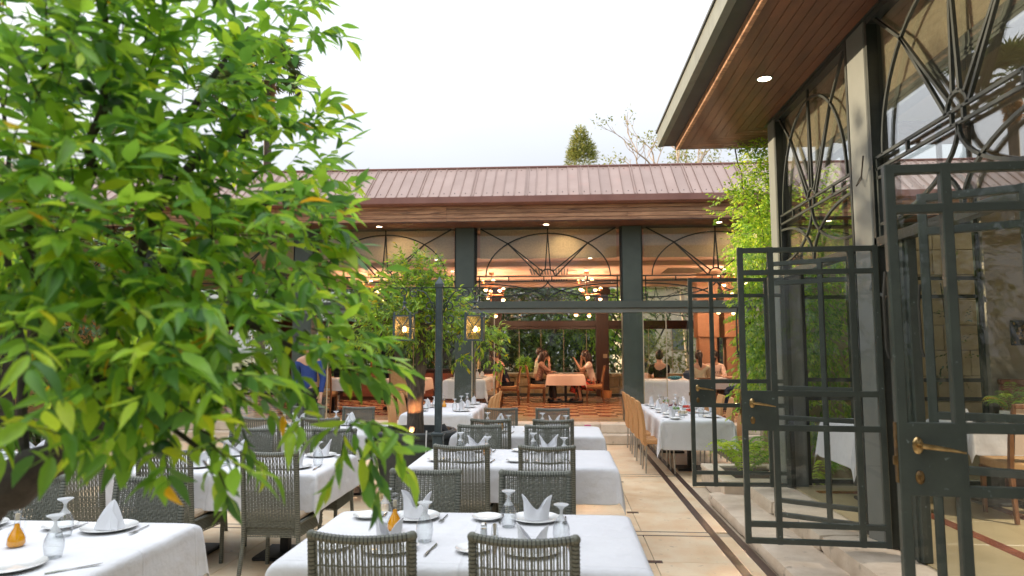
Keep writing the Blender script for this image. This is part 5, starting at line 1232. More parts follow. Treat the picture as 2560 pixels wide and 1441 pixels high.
def twig_mesh(name, TW, r, m, parent):
    V = []; F = []
    for pts in TW:
        p = np.array([pts[0], pts[len(pts) // 2], pts[-1]]); b = len(V)
        for i, q in enumerate(p):
            for k in range(3):
                a = 2.094 * k; V.append((q[0] + r * (1 - 0.35 * i) * math.cos(a), q[1] + r * (1 - 0.35 * i) * math.sin(a) * 0.7, q[2] + r * (1 - 0.35 * i) * math.sin(a + 1) * 0.7))
        for i in range(2):
            for k in range(3): F.append((b + i * 3 + k, b + i * 3 + (k + 1) % 3, b + i * 3 + 3 + (k + 1) % 3, b + i * 3 + 3 + k))
    off = np.array(wloc(parent)); return link(name, npmesh(name, np.array(V) - off, F, m), parent)
def limb(b, pts, r0, r1, n=8, rs=None, jit=0.0):
    k = len(pts); q = [Vector(p) for p in pts]; out = []; rad = []
    for i in range(k - 1):
        for t in (0, 0.33, 0.66):
            p = q[i].lerp(q[i + 1], t)
            if rs is not None and jit: p = p + Vector(rs.normal(size=3)) * jit
            out.append(p); s_ = (i + t) / (k - 1); rad.append((r0 + (r1 - r0) * s_) * (1 + (0.10 * rs.normal() if rs is not None else 0)))
    out.append(q[-1]); rad.append(r1); b.tube(out, rad, n)

# ---- the citrus tree close to the camera
rs = np.random.default_rng(12)
ct = empty("citrus_tree", (-1.75, 1.75, 0), "large leafy citrus tree with hanging bright green leaves close to the camera", "tree")
CB = [((-1.24, 1.50, 2.38), .36, 58), ((-1.13, 1.70, 2.52), .34, 50), ((-1.50, 1.6, 2.3), .4, 36), ((-1.00, 2.05, 2.74), (.24, .3, .20), 22), ((-1.04, 2.25, 2.62), (.15, .22, .22), 12), ((-1.12, 1.90, 2.36), .30, 42), ((-1.20, 1.50, 2.05), .34, 56),
      ((-1.04, 2.15, 2.26), (.25, .3, .22), 26), ((-0.90, 2.30, 2.24), (.10, .16, .10), 8), ((-1.05, 1.60, 1.93), .30, 50), ((-0.86, 1.95, 2.00), (.22, .25, .18), 26), ((-1.15, 1.40, 1.75), .27, 42),
      ((-0.88, 1.60, 1.74), (.25, .25, .18), 34), ((-0.69, 1.72, 1.78), (.12, .2, .09), 8), ((-0.88, 1.52, 1.57), (.16, .18, .10), 13), ((-0.86, 1.40, 1.56), .16, 14), ((-1.14, 1.30, 1.50), (.14, .12, .06), 4), ((-0.84, 1.5, 1.47), (.10, .14, .08), 6), ((-0.47, 1.62, 1.50), (.05, .08, .05), 5),
      ((-0.62, 1.68, 1.64), (.08, .14, .06), 7), ((-0.70, 1.7, 1.92), (.08, .15, .06), 6), ((-0.86, 2.2, 2.40), (.06, .12, .06), 5), ((-1.75, 1.9, 2.2), (.5, .5, .6), 60), ((-1.45, 2.1, 2.0), (.3, .3, .5), 34)]
P, D, N, S, TW = twigs([(c_, r_, int(n_ * (1.1 if c_[2] > 2.1 and c_[0] > -1.13 else 1.42))) for c_, r_, n_ in CB], rs, 0.079, per=8, tl=(0.09, 0.20), droop=0.32, centre=(-1.45, 1.9, 1.9), shell=0.35)
dist = np.linalg.norm(P - np.array((0, 0, 1.68)), axis=1); keep = (dist > 1.15) & (P[:, 2] > 1.68 - np.where(P[:, 0] < -0.60 * P[:, 1], 0.16, 0.225) * P[:, 1])
P, D, N, S, dist = P[keep], D[keep], N[keep], S[keep], dist[keep]
vis = (P[:, 0] > -1.35 * P[:, 1] * 0.78) & (P[:, 2] < 1.68 + 0.55 * P[:, 1])
order = np.argsort(dist / S + (~vis) * 1000)
near, far_ = order[:300], order[300:]
V_, F_ = scatter(P[far_], D[far_], N[far_], S[far_], LT, 0.22)
off = np.array(wloc(ct)); TW = [t_ for t_ in TW if min(q_[2] - 1.68 + (0.17 if q_[0] < -0.60 * q_[1] else 0.235) * q_[1] for q_ in t_) > -0.01]
tint = np.repeat(rs.random(len(far_)) * 0.999, len(LT[1]))
o = link("foliage", npmesh("foliage", V_ - off, F_, M['leaf_citrus'], True, tint), ct); o['kind'] = 'stuff'
lms = []
for w_, c_, b_ in ((1.0, 0.0, 1.0), (0.8, 0.16, 1.8), (1.2, -0.12, 0.4), (0.9, -0.2, 2.4), (1.1, 0.1, -0.3), (0.75, 0.05, 1.3)):
    Vq = LT[0].copy(); Vq[:, 0] = Vq[:, 0] * w_ + c_ * Vq[:, 1] ** 2; Vq[:, 2] *= b_; lms.append(npmesh("leaf", Vq, LT[1], M['leaf_citrus'], True))
Rm = frames(D[near], N[near])
for i, k in enumerate(near):
    o = bpy.data.objects.new("leaf", lms[i % 6]); COL.objects.link(o); o.parent = ct
    m4 = Matrix(Rm[i].tolist()).to_4x4(); sc_ = float(S[k]); o.matrix_local = Matrix.Translation(Vector((P[k] - off).tolist())) @ m4 @ Matrix.Scale(sc_, 4)
twig_mesh("twigs", TW, 0.0022, M['barkdark'], ct)['kind'] = 'stuff'
b = MB(); limb(b, [(-2.0, 1.75, 0.0), (-1.88, 1.75, 0.6), (-1.70, 1.75, 1.05), (-1.52, 1.76, 1.30), (-1.36, 1.80, 1.40), (-1.27, 1.80, 1.50)], 0.075, 0.050, 12, rs, 0.006); b.build("trunk", M['barkdark'], ct, smooth=True)
b = MB(); b.tube([(-1.30, 1.80, 1.44), (-1.245, 1.72, 1.53), (-1.225, 1.68, 1.56)], [0.055, 0.048, 0.044], 12); so_ = b.build("sawn_stub", M['barkdark'], ct, smooth=True)
MB().tube([(-1.2255, 1.681, 1.5592), (-1.221, 1.672, 1.566)], [0.043, 0.038], 12).build("cut_face", M['cutwood'], so_)
BR = [[(-1.28, 1.80, 1.48), (-1.25, 1.85, 1.75), (-1.20, 1.9, 2.05), (-1.12, 1.95, 2.4), (-1.02, 2.1, 2.75)], [(-1.30, 1.8, 1.46), (-1.42, 1.78, 1.7), (-1.42, 1.7, 2.1), (-1.3, 1.6, 2.5)], [(-1.24, 1.85, 1.8), (-1.05, 1.9, 2.0), (-0.92, 2.0, 2.12), (-0.88, 2.25, 2.28)],
      [(-1.22, 1.82, 1.62), (-1.0, 1.7, 1.72), (-0.8, 1.65, 1.76), (-0.64, 1.68, 1.68)], [(-1.45, 1.8, 1.35), (-1.6, 1.9, 1.8), (-1.7, 1.9, 2.5)], [(-1.3, 1.75, 2.1), (-1.15, 1.6, 2.3), (-1.1, 1.5, 2.6)], [(-1.15, 1.95, 2.2), (-1.0, 2.1, 2.4), (-0.92, 2.3, 2.6)], [(-1.3, 1.8, 1.5), (-1.1, 1.55, 1.62), (-0.9, 1.5, 1.55), (-0.8, 1.5, 1.46)]]
for i, pts in enumerate(BR):
    b = MB(); limb(b, pts, 0.026 if i < 2 else 0.015, 0.005, 8, rs, 0.008); b.build("branch", M['barkdark'], ct, smooth=True)
for (x, y, z) in ((-1.08, 1.55, 2.28), (-0.735, 1.72, 1.84), (-1.06, 1.35, 1.70), (-0.95, 1.9, 2.36), (-0.86, 1.45, 1.47), (-1.2, 1.6, 2.35)):
    MB().ball((x, y, z), 0.021, 14, 10).build("fruit", M['fruit'], ct, smooth=True)
# ---- potted citrus
rs = np.random.default_rng(4)
po = empty("potted_citrus_tree", (PTX, PTY, 0.70), "small citrus tree with smooth forked trunk growing in the charcoal planter", "tree")
b = MB(); b.tube([(PTX, PTY, 0.68), (PTX + 0.005, PTY, 0.85), (PTX, PTY, 1.1), (PTX + 0.01, PTY, 1.3), (PTX + 0.01, PTY, 1.40)], [0.115, 0.10, 0.092, 0.105, 0.09], 16); b.build("trunk", M['bark'], po, smooth=True)
for pts, r0 in (([(PTX - 0.02, PTY, 1.30), (PTX - 0.10, PTY, 1.5), (PTX - 0.26, PTY + 0.02, 1.72), (PTX - 0.45, PTY, 1.95)], 0.07), ([(PTX + 0.03, PTY, 1.28), (PTX + 0.06, PTY, 1.5), (PTX + 0.07, PTY, 1.75), (PTX + 0.06, PTY, 2.1), (PTX + 0.05, PTY, 2.5)], 0.078),
                ([(PTX + 0.08, PTY - 0.05, 1.72), (PTX + 0.35, PTY - 0.05, 1.83), (PTX + 0.62, PTY - 0.1, 1.93), (PTX + 0.9, PTY - 0.1, 1.9)], 0.018), ([(PTX, PTY, 2.0), (PTX - 0.2, PTY - 0.1, 2.3), (PTX - 0.25, PTY - 0.1, 2.6)], 0.02), ([(PTX + 0.06, PTY, 1.9), (PTX + 0.3, PTY, 2.2), (PTX + 0.4, PTY, 2.5)], 0.02)):
    b = MB(); limb(b, pts, r0, r0 * 0.35, 10, rs, 0.004); b.build("branch", M['bark'], po, smooth=True)
PB = [((-1.72, 8.0, 2.25), (.50, .5, .38), 150), ((-1.90, 8.0, 2.08), (.50, .45, .28), 100), ((-1.40, 8.0, 2.12), (.42, .4, .32), 90), ((-1.80, 7.95, 2.66), (.16, .2, .20), 20), ((-1.62, 7.95, 2.62), (.2, .2, .2), 22), ((-1.45, 8.0, 2.5), (.14, .2, .12), 12), ((-2.0, 8.0, 2.42), (.13, .2, .12), 12),
      ((-1.0, 7.9, 1.95), (.28, .25, .10), 26), ((-0.80, 7.9, 1.80), (.12, .15, .12), 12), ((-2.25, 8.0, 1.95), (.22, .25, .15), 26), ((-1.75, 7.9, 1.82), (.45, .3, .10), 40), ((-1.18, 7.85, 1.62), (.06, .1, .10), 4), ((-0.78, 7.85, 1.55), (.05, .08, .05), 3)]
P, D, N, S, TW = twigs([(c_, r_, int(n_ * 1.7)) for c_, r_, n_ in PB], rs, 0.068, per=9, tl=(0.10, 0.22), droop=0.35, centre=(-1.7, 8.0, 1.9), shell=0.3)
V_, F_ = scatter(P, D, N, S, LT_C, 0.2); off = np.array(wloc(po))
o = link("foliage", npmesh("foliage", V_ - off, F_, M['leaf_pot'], True, np.repeat(rs.random(len(P)) * 0.985, len(LT_C[1]))), po); o['kind'] = 'stuff'
twig_mesh("twigs", TW, 0.002, M['bark'], po)['kind'] = 'stuff'

def bushy(name, base, label, cat, blobs, leaf, m, seed, per=7, tl=(0.1, 0.3), trunk=None, group=None, tpl=LT_S, droop=0.3, shell=0.3, bark='barkdark', crown="crown"):
    rs = np.random.default_rng(seed); t = empty(name, base, label, cat, group)
    P, D, N, S, TW = twigs(blobs, rs, leaf, per=per, tl=tl, droop=droop, centre=(np.mean([b_[0] for b_ in blobs], axis=0)), shell=shell)
    V_, F_ = scatter(P, D, N, S, tpl); off = np.array(wloc(t))
    o = link(crown, npmesh(crown, V_ - off, F_, M[m], False, np.repeat(rs.random(len(P)) * 0.99, len(tpl[1]))), t); o['kind'] = 'stuff'
    for pts, r0, r1 in (trunk or []):
        b = MB(); limb(b, pts, r0, r1, 8, rs, 0.01); b.build("trunk" if r0 > 0.05 else "branch", M[bark], t, smooth=True)
    return t
# vines at the hall corner and on the wall
bushy("hanging_vine", (2.2, 8.25, 4.3), "sunlit yellow green vine hanging from the eaves at the hall corner", "vine",
      [((2.40, 8.45, 4.00), (.18, .2, .26), 100), ((2.44, 8.5, 3.6), (.20, .22, .35), 130), ((2.20, 8.4, 3.55), (.20, .2, .10), 36), ((2.04, 8.35, 3.52), (.12, .12, .05), 9), ((2.38, 8.45, 3.1), (.22, .2, .32), 130), ((2.25, 8.4, 2.75), (.12, .12, .22), 26), ((2.06, 8.3, 3.36), (.08, .1, .06), 6), ((2.45, 8.6, 2.3), (.16, .15, .5), 90), ((2.45, 8.6, 1.5), (.14, .15, .5), 70)],
      0.055, 'leaf_vine', 31, per=9, tl=(0.12, 0.25), droop=0.6, trunk=[([(2.2, 8.5, 4.2), (2.25, 8.42, 3.7), (2.45, 8.45, 3.45), (2.5, 8.5, 2.9)], 0.008, 0.005)], crown="foliage")
bushy("climbing_vine", (3.1, 9.2, 0.2), "dense green vine covering the stone wall behind the hall end window", "vine",
      [((2.75, 9.1, 2.9), (.45, .35, .6), 200), ((3.35, 9.1, 2.7), (.5, .35, .6), 220), ((3.0, 9.1, 1.9), (.5, .35, .7), 240), ((3.6, 9.15, 1.8), (.4, .3, .7), 130), ((2.6, 9.0, 1.3), (.35, .3, .6), 100), ((3.2, 9.1, 1.0), (.5, .3, .5), 120), ((3.4, 9.2, 3.6), (.8, .3, .5), 150), ((2.5, 9.0, 2.2), (.2, .2, .9), 90)],
      0.075, 'leaf_vine', 33, per=10, tl=(0.15, 0.35), droop=0.7, crown="foliage")
bushy("climbing_vine", (4.9, 9.4, 0.2), "thin dark vine stems climbing the yellow stone wall", "vine", [((4.5, 9.4, 1.8), (.35, .12, 1.0), 50), ((5.2, 9.45, 2.0), (.25, .1, 1.0), 26), ((5.7, 9.45, 1.2), (.2, .1, .5), 10)], 0.055, 'leaf_dark', 35,
      trunk=[([(4.4, 9.45, 0), (4.6, 9.5, 1.0), (4.4, 9.5, 2.0), (4.7, 9.5, 3.2)], 0.015, 0.008), ([(5.0, 9.5, 0), (5.2, 9.5, 1.2), (5.1, 9.5, 2.6)], 0.012, 0.006), ([(4.4, 9.45, 0), (4.2, 9.5, 1.4), (4.5, 9.5, 2.6)], 0.012, 0.006)], crown="foliage")
def fern(x, y, z, label, L, n, seed, m='leaf_vine', par=None):
    rs = np.random.default_rng(seed); t = empty("fern", (x, y, z), label, "fern", "ferns in the stone planter") if par is None else par
    for k in range(n):
        a = 2 * math.pi * k / n + rs.uniform(-.3, .3); l = L * rs.uniform(0.7, 1.15); up_ = rs.uniform(1.3, 3.0); P = []; D = []; N = []; S = []; pts = []
        for i in range(17):
            s_ = i / 16; r_ = l * s_ * 0.8; h = l * (up_ * s_ - 0.75 * up_ * s_ * s_ - 0.12 * s_)
            p = np.array((x + r_ * math.cos(a), y + r_ * math.sin(a), z + max(h, 0.01))); pts.append(p)
            if i > 1:
                for sg in (-1, 1):
                    P.append(p); D.append((-math.sin(a) * sg + 0.3 * math.cos(a), math.cos(a) * sg + 0.3 * math.sin(a), -0.15)); N.append((0, 0, 1)); S.append(0.17 * l * math.sin(math.pi * min(0.97, s_ * 0.9 + 0.1)) + 0.01)
        V_, F_ = scatter(np.array(P), np.array(D), np.array(N, float), np.array(S), LT_S); off = np.array(wloc(t))
        o = link("frond", npmesh("frond", V_ - off, F_, M[m], False, np.full(len(F_), rs.random() * 0.9)), t)
fern(2.12, 8.25, 0.23, "arching green fern in the stone planter, the one nearer us", 0.55, 18, 1)
fern(2.35, 8.65, 0.23, "arching green fern in the stone planter, the one behind", 0.5, 14, 2)
fern(3.0, 8.4, 0.02, "green fern behind the hall end window", 0.55, 12, 3)
fern(4.30, 6.95, ZH + ZC + 0.07, None, 0.30, 20, 5, 'leaf_pot', fp)
# garden behind the pavilion
gw = empty("garden_wall", (0, 21.75, 0), "low rough yellow stone wall of the garden bed behind the back windows", "wall")
MB().box(-6.5, 6.2, 21.72, 22.2, 0.0, 0.90).build("wall_core", M['grout'], gw)
zz = 0.30; rg = random.Random(77)
while zz < 0.88:
    xx = -3.4
    while xx < 3.4:
        L = rg.uniform(0.28, 0.6); rough_block(xx + 0.006, xx + L - 0.006, 21.62, 21.74, zz + 0.006, min(0.89, zz + 0.28), int(xx * 100) + 999, 0.02, 'wallstone', "wall_stone", gw, (3, 1, 2)); xx += L
    zz += 0.29
xx = -6.5
while xx < 6.2:
    MB().box(xx + 0.004, xx + 0.896, 21.58, 22.22, 0.905, 1.02, ch=0.012).build("coping_stone", M['wallstone'], gw); xx += 0.9
bushy("round_bush", (-1.13, 21.95, 1.0), "clipped round yellow green bush on the garden wall", "bush", [((-1.13, 21.95, 1.30), (.25, .2, .25), 260)], 0.05, 'leaf_vine', 41, per=6, tl=(0.04, 0.1), shell=0.5)
bushy("round_bush", (2.9, 22.6, 1.0), "large yellow green bush seen beyond the woman in black", "bush", [((2.9, 22.8, 1.5), (.9, .5, .75), 330), ((4.2, 23.0, 1.7), (1.0, .6, .9), 280)], 0.085, 'leaf_olive', 43, per=8, shell=0.4)
k = 0
for (x, y, lab, r_, h, n, mm) in ((-0.9, 24.0, "dark garden tree directly behind the four diners", 2.0, 3.4, 620, 'leaf_dark'), (1.3, 25.0, "dark garden tree beyond the timber column with the thermostat", 1.5, 3.6, 380, 'leaf_vine'), (-4.2, 24.5, "dark garden tree behind the potted citrus", 2.2, 3.6, 520, 'leaf_dark'), (-8.5, 25.0, "dark garden tree behind the far side of the pavilion", 2.6, 3.8, 420, 'leaf_dark'),
                             (3.0, 25.5, "slender open garden tree against the bright sky beyond the woman in black", 1.5, 4.2, 130, 'leaf_dark'), (7.0, 27.0, "garden tree beyond the rose stone pillars", 2.0, 3.6, 300, 'leaf_dark')):
    k += 1
    bl = [((x + r_ * dx, y + 0.8 * dy, h + r_ * dz), (r_ * .6, r_ * .5, r_ * .5), n // 6) for dx, dy, dz in ((-.5, 0, -.5), (.5, 0, -.4), (0, .5, .3), (-.4, 0, .4), (.5, .3, .3), (0, -.4, -.75))]
    bushy("garden_tree", (x, y, 0), lab, "tree", bl, 0.17 if k != 5 else 0.14, mm, 60 + k, per=8, tl=(0.3, 0.6), shell=0.2,
          trunk=[([(x, y, 0), (x + 0.1, y, 1.4), (x - 0.1, y, 2.2)], 0.13, 0.09), ([(x + 0.05, y, 1.3), (x + 0.7, y, 2.3), (x + 1.1, y, 3.2)], 0.05, 0.02), ([(x, y, 1.6), (x - 0.7, y, 2.4), (x - 1.2, y, 3.4)], 0.05, 0.02)], group="garden trees behind the pavilion")
for (x, w_, h) in ((-3.0, 5.5, 2.2), (-9.0, 6, 2.4)):
    bushy("garden_hedge", (x, 26.5, 0), "dark hedge closing the garden behind the %s of the pavilion" % ("middle" if x > -5 else "far side"), "hedge", [((x + dx * w_ / 2, 26.5, z_), (1.3, .5, .9), 130) for dx in (-.8, -.3, .3, .8) for z_ in (0.9, 2.4)], 0.16, 'leaf_dark', int(80 - x), per=7, tl=(0.2, 0.4))
fb = empty("stone_house", (8.0, 40, 0), "pale sunlit stone house far beyond the garden", "house")
MB().box(3.5, 13, 38, 46, 0, 5.2).build("house_wall", M['farstone'], fb); MB().box(3.3, 13.2, 37.8, 46.2, 5.2, 5.5, ch=0.03).build("cornice", M['stone'], fb)
for k in range(5):
    f = MB(); xx = 4.4 + k * 1.7; f.box(xx, xx + 0.8, 37.92, 37.99, 1.8, 3.4, ch=0.01).build("shutter", M['lead'], fb)
# cypress, bare tree, palms
bushy("cypress_tree", (1.5, 45, 0), "dense rounded cypress tip rising above the metal roof", "tree", [((1.5, 45, 14.2), (1.05, .9, 1.5), 640), ((1.5, 45, 15.3), (.72, .6, 1.0), 330), ((1.45, 45, 16.1), (.36, .35, .6), 110), ((2.05, 45, 15.0), (.4, .4, .5), 90), ((1.0, 45, 14.8), (.35, .4, .5), 90), ((1.5, 45, 12.0), (1.1, 1, 1.6), 260), ((1.5, 45, 9.5), (1.0, .9, 1.6), 120)],
      0.13, 'leaf_cypress', 91, per=9, tl=(0.2, 0.45), droop=-0.35, shell=0.55, trunk=[([(1.5, 45, 0), (1.5, 45, 12)], 0.3, 0.15)])
def bare_tree(base, label, seed, start, L0, depth, leaves, bark='bark', m='leaf_olive', lean=(0, 0, 1), spread=0.5, nleaf=5, lsz=0.16, r0=0.09):
    rr = random.Random(seed); b = MB(); tips = []
    def grow(p, d, L, r_, k):
        q = p; pts = [p]; dd = d.copy()
        for i in range(4):
            dd = (dd + Vector((rr.gauss(0, .13), rr.gauss(0, .10), rr.gauss(0.03, .10)))).normalized(); q = q + dd * L / 4; pts.append(q)
        b.tube(pts, [r_, r_ * .93, r_ * .85, r_ * .78, r_ * .7], 5, cap=False)
        if k == 0: tips.append((q, dd)); return
        for j in range(2 if rr.random() < 0.55 else 3):
            nd = (dd + Vector((rr.gauss(0, spread), rr.gauss(0, spread * .7), rr.gauss(0.08, spread * .7)))).normalized(); grow(q if j < 2 else pts[2], nd, L * rr.uniform(0.62, 0.85), r_ * 0.62, k - 1)
    t = empty("bare_tree", base, label, "tree")
    for s_, dr in start: grow(Vector(s_), Vector(dr).normalized(), L0, r0, depth)
    b.build("branches", M[bark], t)['kind'] = 'stuff'
    MB().tube([base, Vector(base).lerp(Vector(start[0][0]), 0.5), start[0][0]], [r0 * 2, r0 * 1.6, r0], 8).build("trunk", M[bark], t, smooth=True)
    rs = np.random.default_rng(seed); P = []; D = []
    for q, dd in tips:
        if rs.random() < leaves:
            for _ in range(nleaf): P.append(np.array(q) + rs.normal(size=3) * 0.16); D.append(np.array(dd) + rs.normal(size=3) * 0.9 + np.array((0, 0, -.4)))
    if P:
        P = np.array(P); D = np.array(D); V_, F_ = scatter(P, D, rs.normal(size=P.shape) * .5 + (0, 0, 1), rs.uniform(lsz * .6, lsz * 1.2, len(P)), LT_S)
        link("foliage", npmesh("foliage", V_ - np.array(base), F_, M[m], False, np.repeat(rs.random(len(P)) * .99, len(LT_S[1]))), t)['kind'] = 'stuff'
bare_tree((5.6, 30, 0), "thin almost leafless tree with long branches above the pavilion roof", 5, [((5.0, 30, 8.2), (-.55, 0, .75)), ((5.2, 30, 8.5), (-.15, 0, 1)), ((5.6, 30, 8.3), (.35, 0, 1)), ((5.0, 30, 8.6), (-.9, 0, .5))], 1.35, 4, 0.42, bark='cutwood', nleaf=10, spread=0.42, r0=0.065)
bare_tree((9.2, 34, 0), "pale twiggy tree filling the gap under the hall eaves", 9, [((8.2, 34, 8.6), (-.3, 0, 1)), ((9.2, 34, 8.4), (.1, 0, 1)), ((10.2, 34, 8.6), (.4, 0, 1)), ((7.6, 34, 8.8), (-.6, 0, .8)), ((11, 34, 8.8), (.3, 0, .9))], 1.1, 5, 0.8, bark='cutwood', nleaf=6, spread=0.6, r0=0.05)
bushy("yellow_tree", (8.8, 38, 0), "yellow green tree crown behind the twiggy tree", "tree", [((8.4, 38, 10.6), (1.2, .8, .9), 130), ((10.2, 38, 10.8), (1.3, .8, 1.0), 160)], 0.2, 'leaf_olive', 97, per=7, tl=(0.3, 0.6), trunk=[([(8.8, 38, 0), (8.8, 38, 9.8)], 0.2, 0.12)])
def palm(x, y, zt, label, seed, n=58, L=2.4):
    rs = np.random.default_rng(seed); t = empty("palm_tree", (x, y, 0), label, "palm tree", "tall fan palms")
    b = MB(); limb(b, [(x, y, 0), (x + .1, y, zt * .5), (x, y, zt)], 0.26, 0.20, 12, rs, 0.01); b.build("trunk", M['bark'], t, smooth=True)
    for dead in (False, True):
        P = []; D = []; N = []; S = []
        for k in range(n if not dead else 40):
            a = rs.uniform(0, 6.28); el = rs.uniform(-0.35, 1.4) if not dead else rs.uniform(-1.5, -1.1); l = L * rs.uniform(.45, .62) if not dead else 1.1
            d = np.array((math.cos(a) * math.cos(el), math.sin(a) * math.cos(el), math.sin(el)))
            c = np.array((x, y, zt + (0.1 if not dead else -rs.uniform(0, 1.6)))) + d * l * (1 if not dead else 0.25)
            for j in range(22):
                f = (j - 10.5) / 10.5 * 1.5; side = np.cross(d, (0, 0, 1)); side /= np.linalg.norm(side) + 1e-6; u2 = np.cross(side, d)
                ld = d * math.cos(f) + side * math.sin(f) + u2 * 0.1 * rs.normal() - np.array((0, 0, .15)); P.append(c); D.append(ld); N.append(u2 + rs.normal(size=3) * .3); S.append(rs.uniform(.6, 1.0) * (0.95 if not dead else 0.6))
        tp = LT_S[0].copy(); tp[:, 0] *= 0.34; tp[4, 2] = -0.25
        V_, F_ = scatter(np.array(P), np.array(D), np.array(N), np.array(S), (tp, LT_S[1]))
        link("fronds" if not dead else "dead_fronds", npmesh("fronds", V_ - np.array((x, y, 0)), F_, M['palm' if not dead else 'palmdead'], False, np.repeat(rs.random(len(P)) * .99, len(LT_S[1]))), t)['kind'] = 'stuff'
palm(-17.2, 34, 14.8, "tall fan palm with orange dead fronds showing through the citrus leaves", 1)
palm(-16.2, 36, 17.2, "taller fan palm further back, mirrored in the hall window", 2)
palm(-21.5, 33, 12.5, "shorter fan palm beside the tall palm", 3)
# greenery closing the left side of the court
bushy("court_tree", (-8.0, 9.5, 0), "dark broad tree at the far left side of the court", "tree", [((-8.0 + dx, 9.5 + dy, z_), (1.1, 1.0, .8), 80) for dx, dy, z_ in ((-.9, 0, 2.6), (.8, .3, 2.7), (0, -.6, 3.5), (0, .8, 3.4), (-.2, 0, 1.9), (1.2, -.6, 2.2))], 0.12, 'leaf_dark', 51, per=8, tl=(0.2, 0.5), trunk=[([(-8, 9.5, 0), (-8.1, 9.5, 1.2), (-7.9, 9.5, 2.3)], 0.15, 0.1)])
bushy("court_hedge", (-9.5, 6.0, 0), "dark clipped hedge along the left edge of the court", "hedge", [((-9.8, y_, z_), (.6, 1.0, .7), 90) for y_ in (2.5, 4.5, 6.5, 8.5, 10.5, 12.2) for z_ in (0.6, 1.7)], 0.11, 'leaf_dark', 52, per=7, tl=(0.2, 0.4))

for i, (y_, lab) in enumerate(((-2.5, "tall dense evergreen at the near end of the unseen row added to block sun"), (0.6, "tall dense evergreen, second in the unseen row added to block sun"), (3.6, "tall dense evergreen, third in the unseen row added to block sun"), (6.6, "tall dense evergreen, fourth in the unseen row added to block sun"), (9.6, "tall dense evergreen at the far end of the unseen row added to block sun"))):  # unseen tree row, added to keep the low sun off the court
    bushy("added_evergreen", (-12.0, y_, 0), lab, "tree", [((-12 + dx, y_ + dy, z_), (1.2, 1.5, 1.3), 140) for dx, dy, z_ in ((0, -.6, 5.4), (0, .7, 5.6), (.4, 0, 4.0), (-.4, .5, 4.2), (0, -.7, 2.6), (0, .8, 2.4))], 0.24, 'leaf_dark', 140 + i, per=8, tl=(0.3, 0.6), trunk=[([(-12, y_, 0), (-12, y_, 1.5), (-12, y_, 4)], 0.2, 0.1)], group="unseen evergreens added to block sun")
for i, (x_, n_) in enumerate(((-9.5, "first"), (-4.5, "second"), (0.5, "third"), (5.5, "fourth"))):  # unseen trees, added to darken what the door glass mirrors
    bushy("added_evergreen", (x_, -9.0, 0), "broad evergreen added behind the viewpoint, %s of its row, to darken door reflections" % n_, "tree", [((x_ + dx, -9.0 + dy, z_), (1.9, 1.2, 1.4), 75) for dx, dy, z_ in ((-1.2, 0, 5.0), (1.2, .3, 5.2), (-1.0, 0, 3.2), (1.2, .5, 3.2), (0, -.2, 1.4), (-1.7, .2, 1.4))], 0.28, 'leaf_dark', 180 + i, per=8, tl=(0.3, 0.6), trunk=[([(x_, -9, 0), (x_, -9, 1.5), (x_, -9, 4)], 0.2, 0.1)], group="evergreens added behind the viewpoint")
for i, (x_, n_) in enumerate(((-7.5, "far"), (-3.2, "middle"), (0.8, "right hand"))):
    bushy("screen_tree", (x_, 28.5, 0), "broad dark evergreen screening the garden, %s one of three" % n_, "tree", [((x_ + dx, 28.5, z_), (1.6, .7, 1.1), 120) for dx in (-1.4, 0, 1.4) for z_ in (1.2, 2.8, 4.4, 5.6)], 0.26, 'leaf_dark', 160 + i, per=8, tl=(0.3, 0.6), trunk=[([(x_, 28.5, 0), (x_, 28.5, 3)], 0.2, 0.1)], group="screening evergreens of the garden")

# ================================================================ PEOPLE
def skin_body(name, nodes, edges, root, m, parent=None, sub=2, loc=(0, 0, 0)):
    me = bpy.data.meshes.new(name + "_base"); keys = list(nodes); ix = {k_: i for i, k_ in enumerate(keys)}
    me.from_pydata([nodes[k_][0] for k_ in keys], [(ix[a], ix[b_]) for a, b_ in edges], [])
    o = bpy.data.objects.new(name, me); COL.objects.link(o)
    md = o.modifiers.new("skin", 'SKIN'); md.use_smooth_shade = True
    for i, k_ in enumerate(keys):
        r_ = nodes[k_][1]; me.skin_vertices[0].data[i].radius = (r_, r_) if not hasattr(r_, '__len__') else r_; me.skin_vertices[0].data[i].use_root = (k_ == root)
    ss = o.modifiers.new("sub", 'SUBSURF'); ss.levels = sub; ss.render_levels = sub
    dg = bpy.context.evaluated_depsgraph_get(); dg.update(); ev = o.evaluated_get(dg); nm = bpy.data.meshes.new_from_object(ev)
    bpy.data.objects.remove(o); nm.materials.clear(); nm.materials.append(m); nm.polygons.foreach_set("use_smooth", [True] * len(nm.polygons))
    return link(name, nm, parent, loc)
SK = {k_: mat("skin_" + k_, c, tuple(v * .9 for v in c), rough=0.5, scale=20) for k_, c in (("fair", (0.56, 0.32, 0.22)), ("tan", (0.42, 0.23, 0.14)), ("brown", (0.28, 0.15, 0.09)))}
HR = {k_: mat("hair_" + k_, c, tuple(v * .6 for v in c), rough=0.45, scale=60, stretch=(1, 1, .2)) for k_, c in (("black", (0.018, 0.013, 0.011)), ("brown", (0.035, 0.016, 0.010)), ("grey", (0.13, 0.10, 0.08)), ("auburn", (0.16, 0.07, 0.025)))}
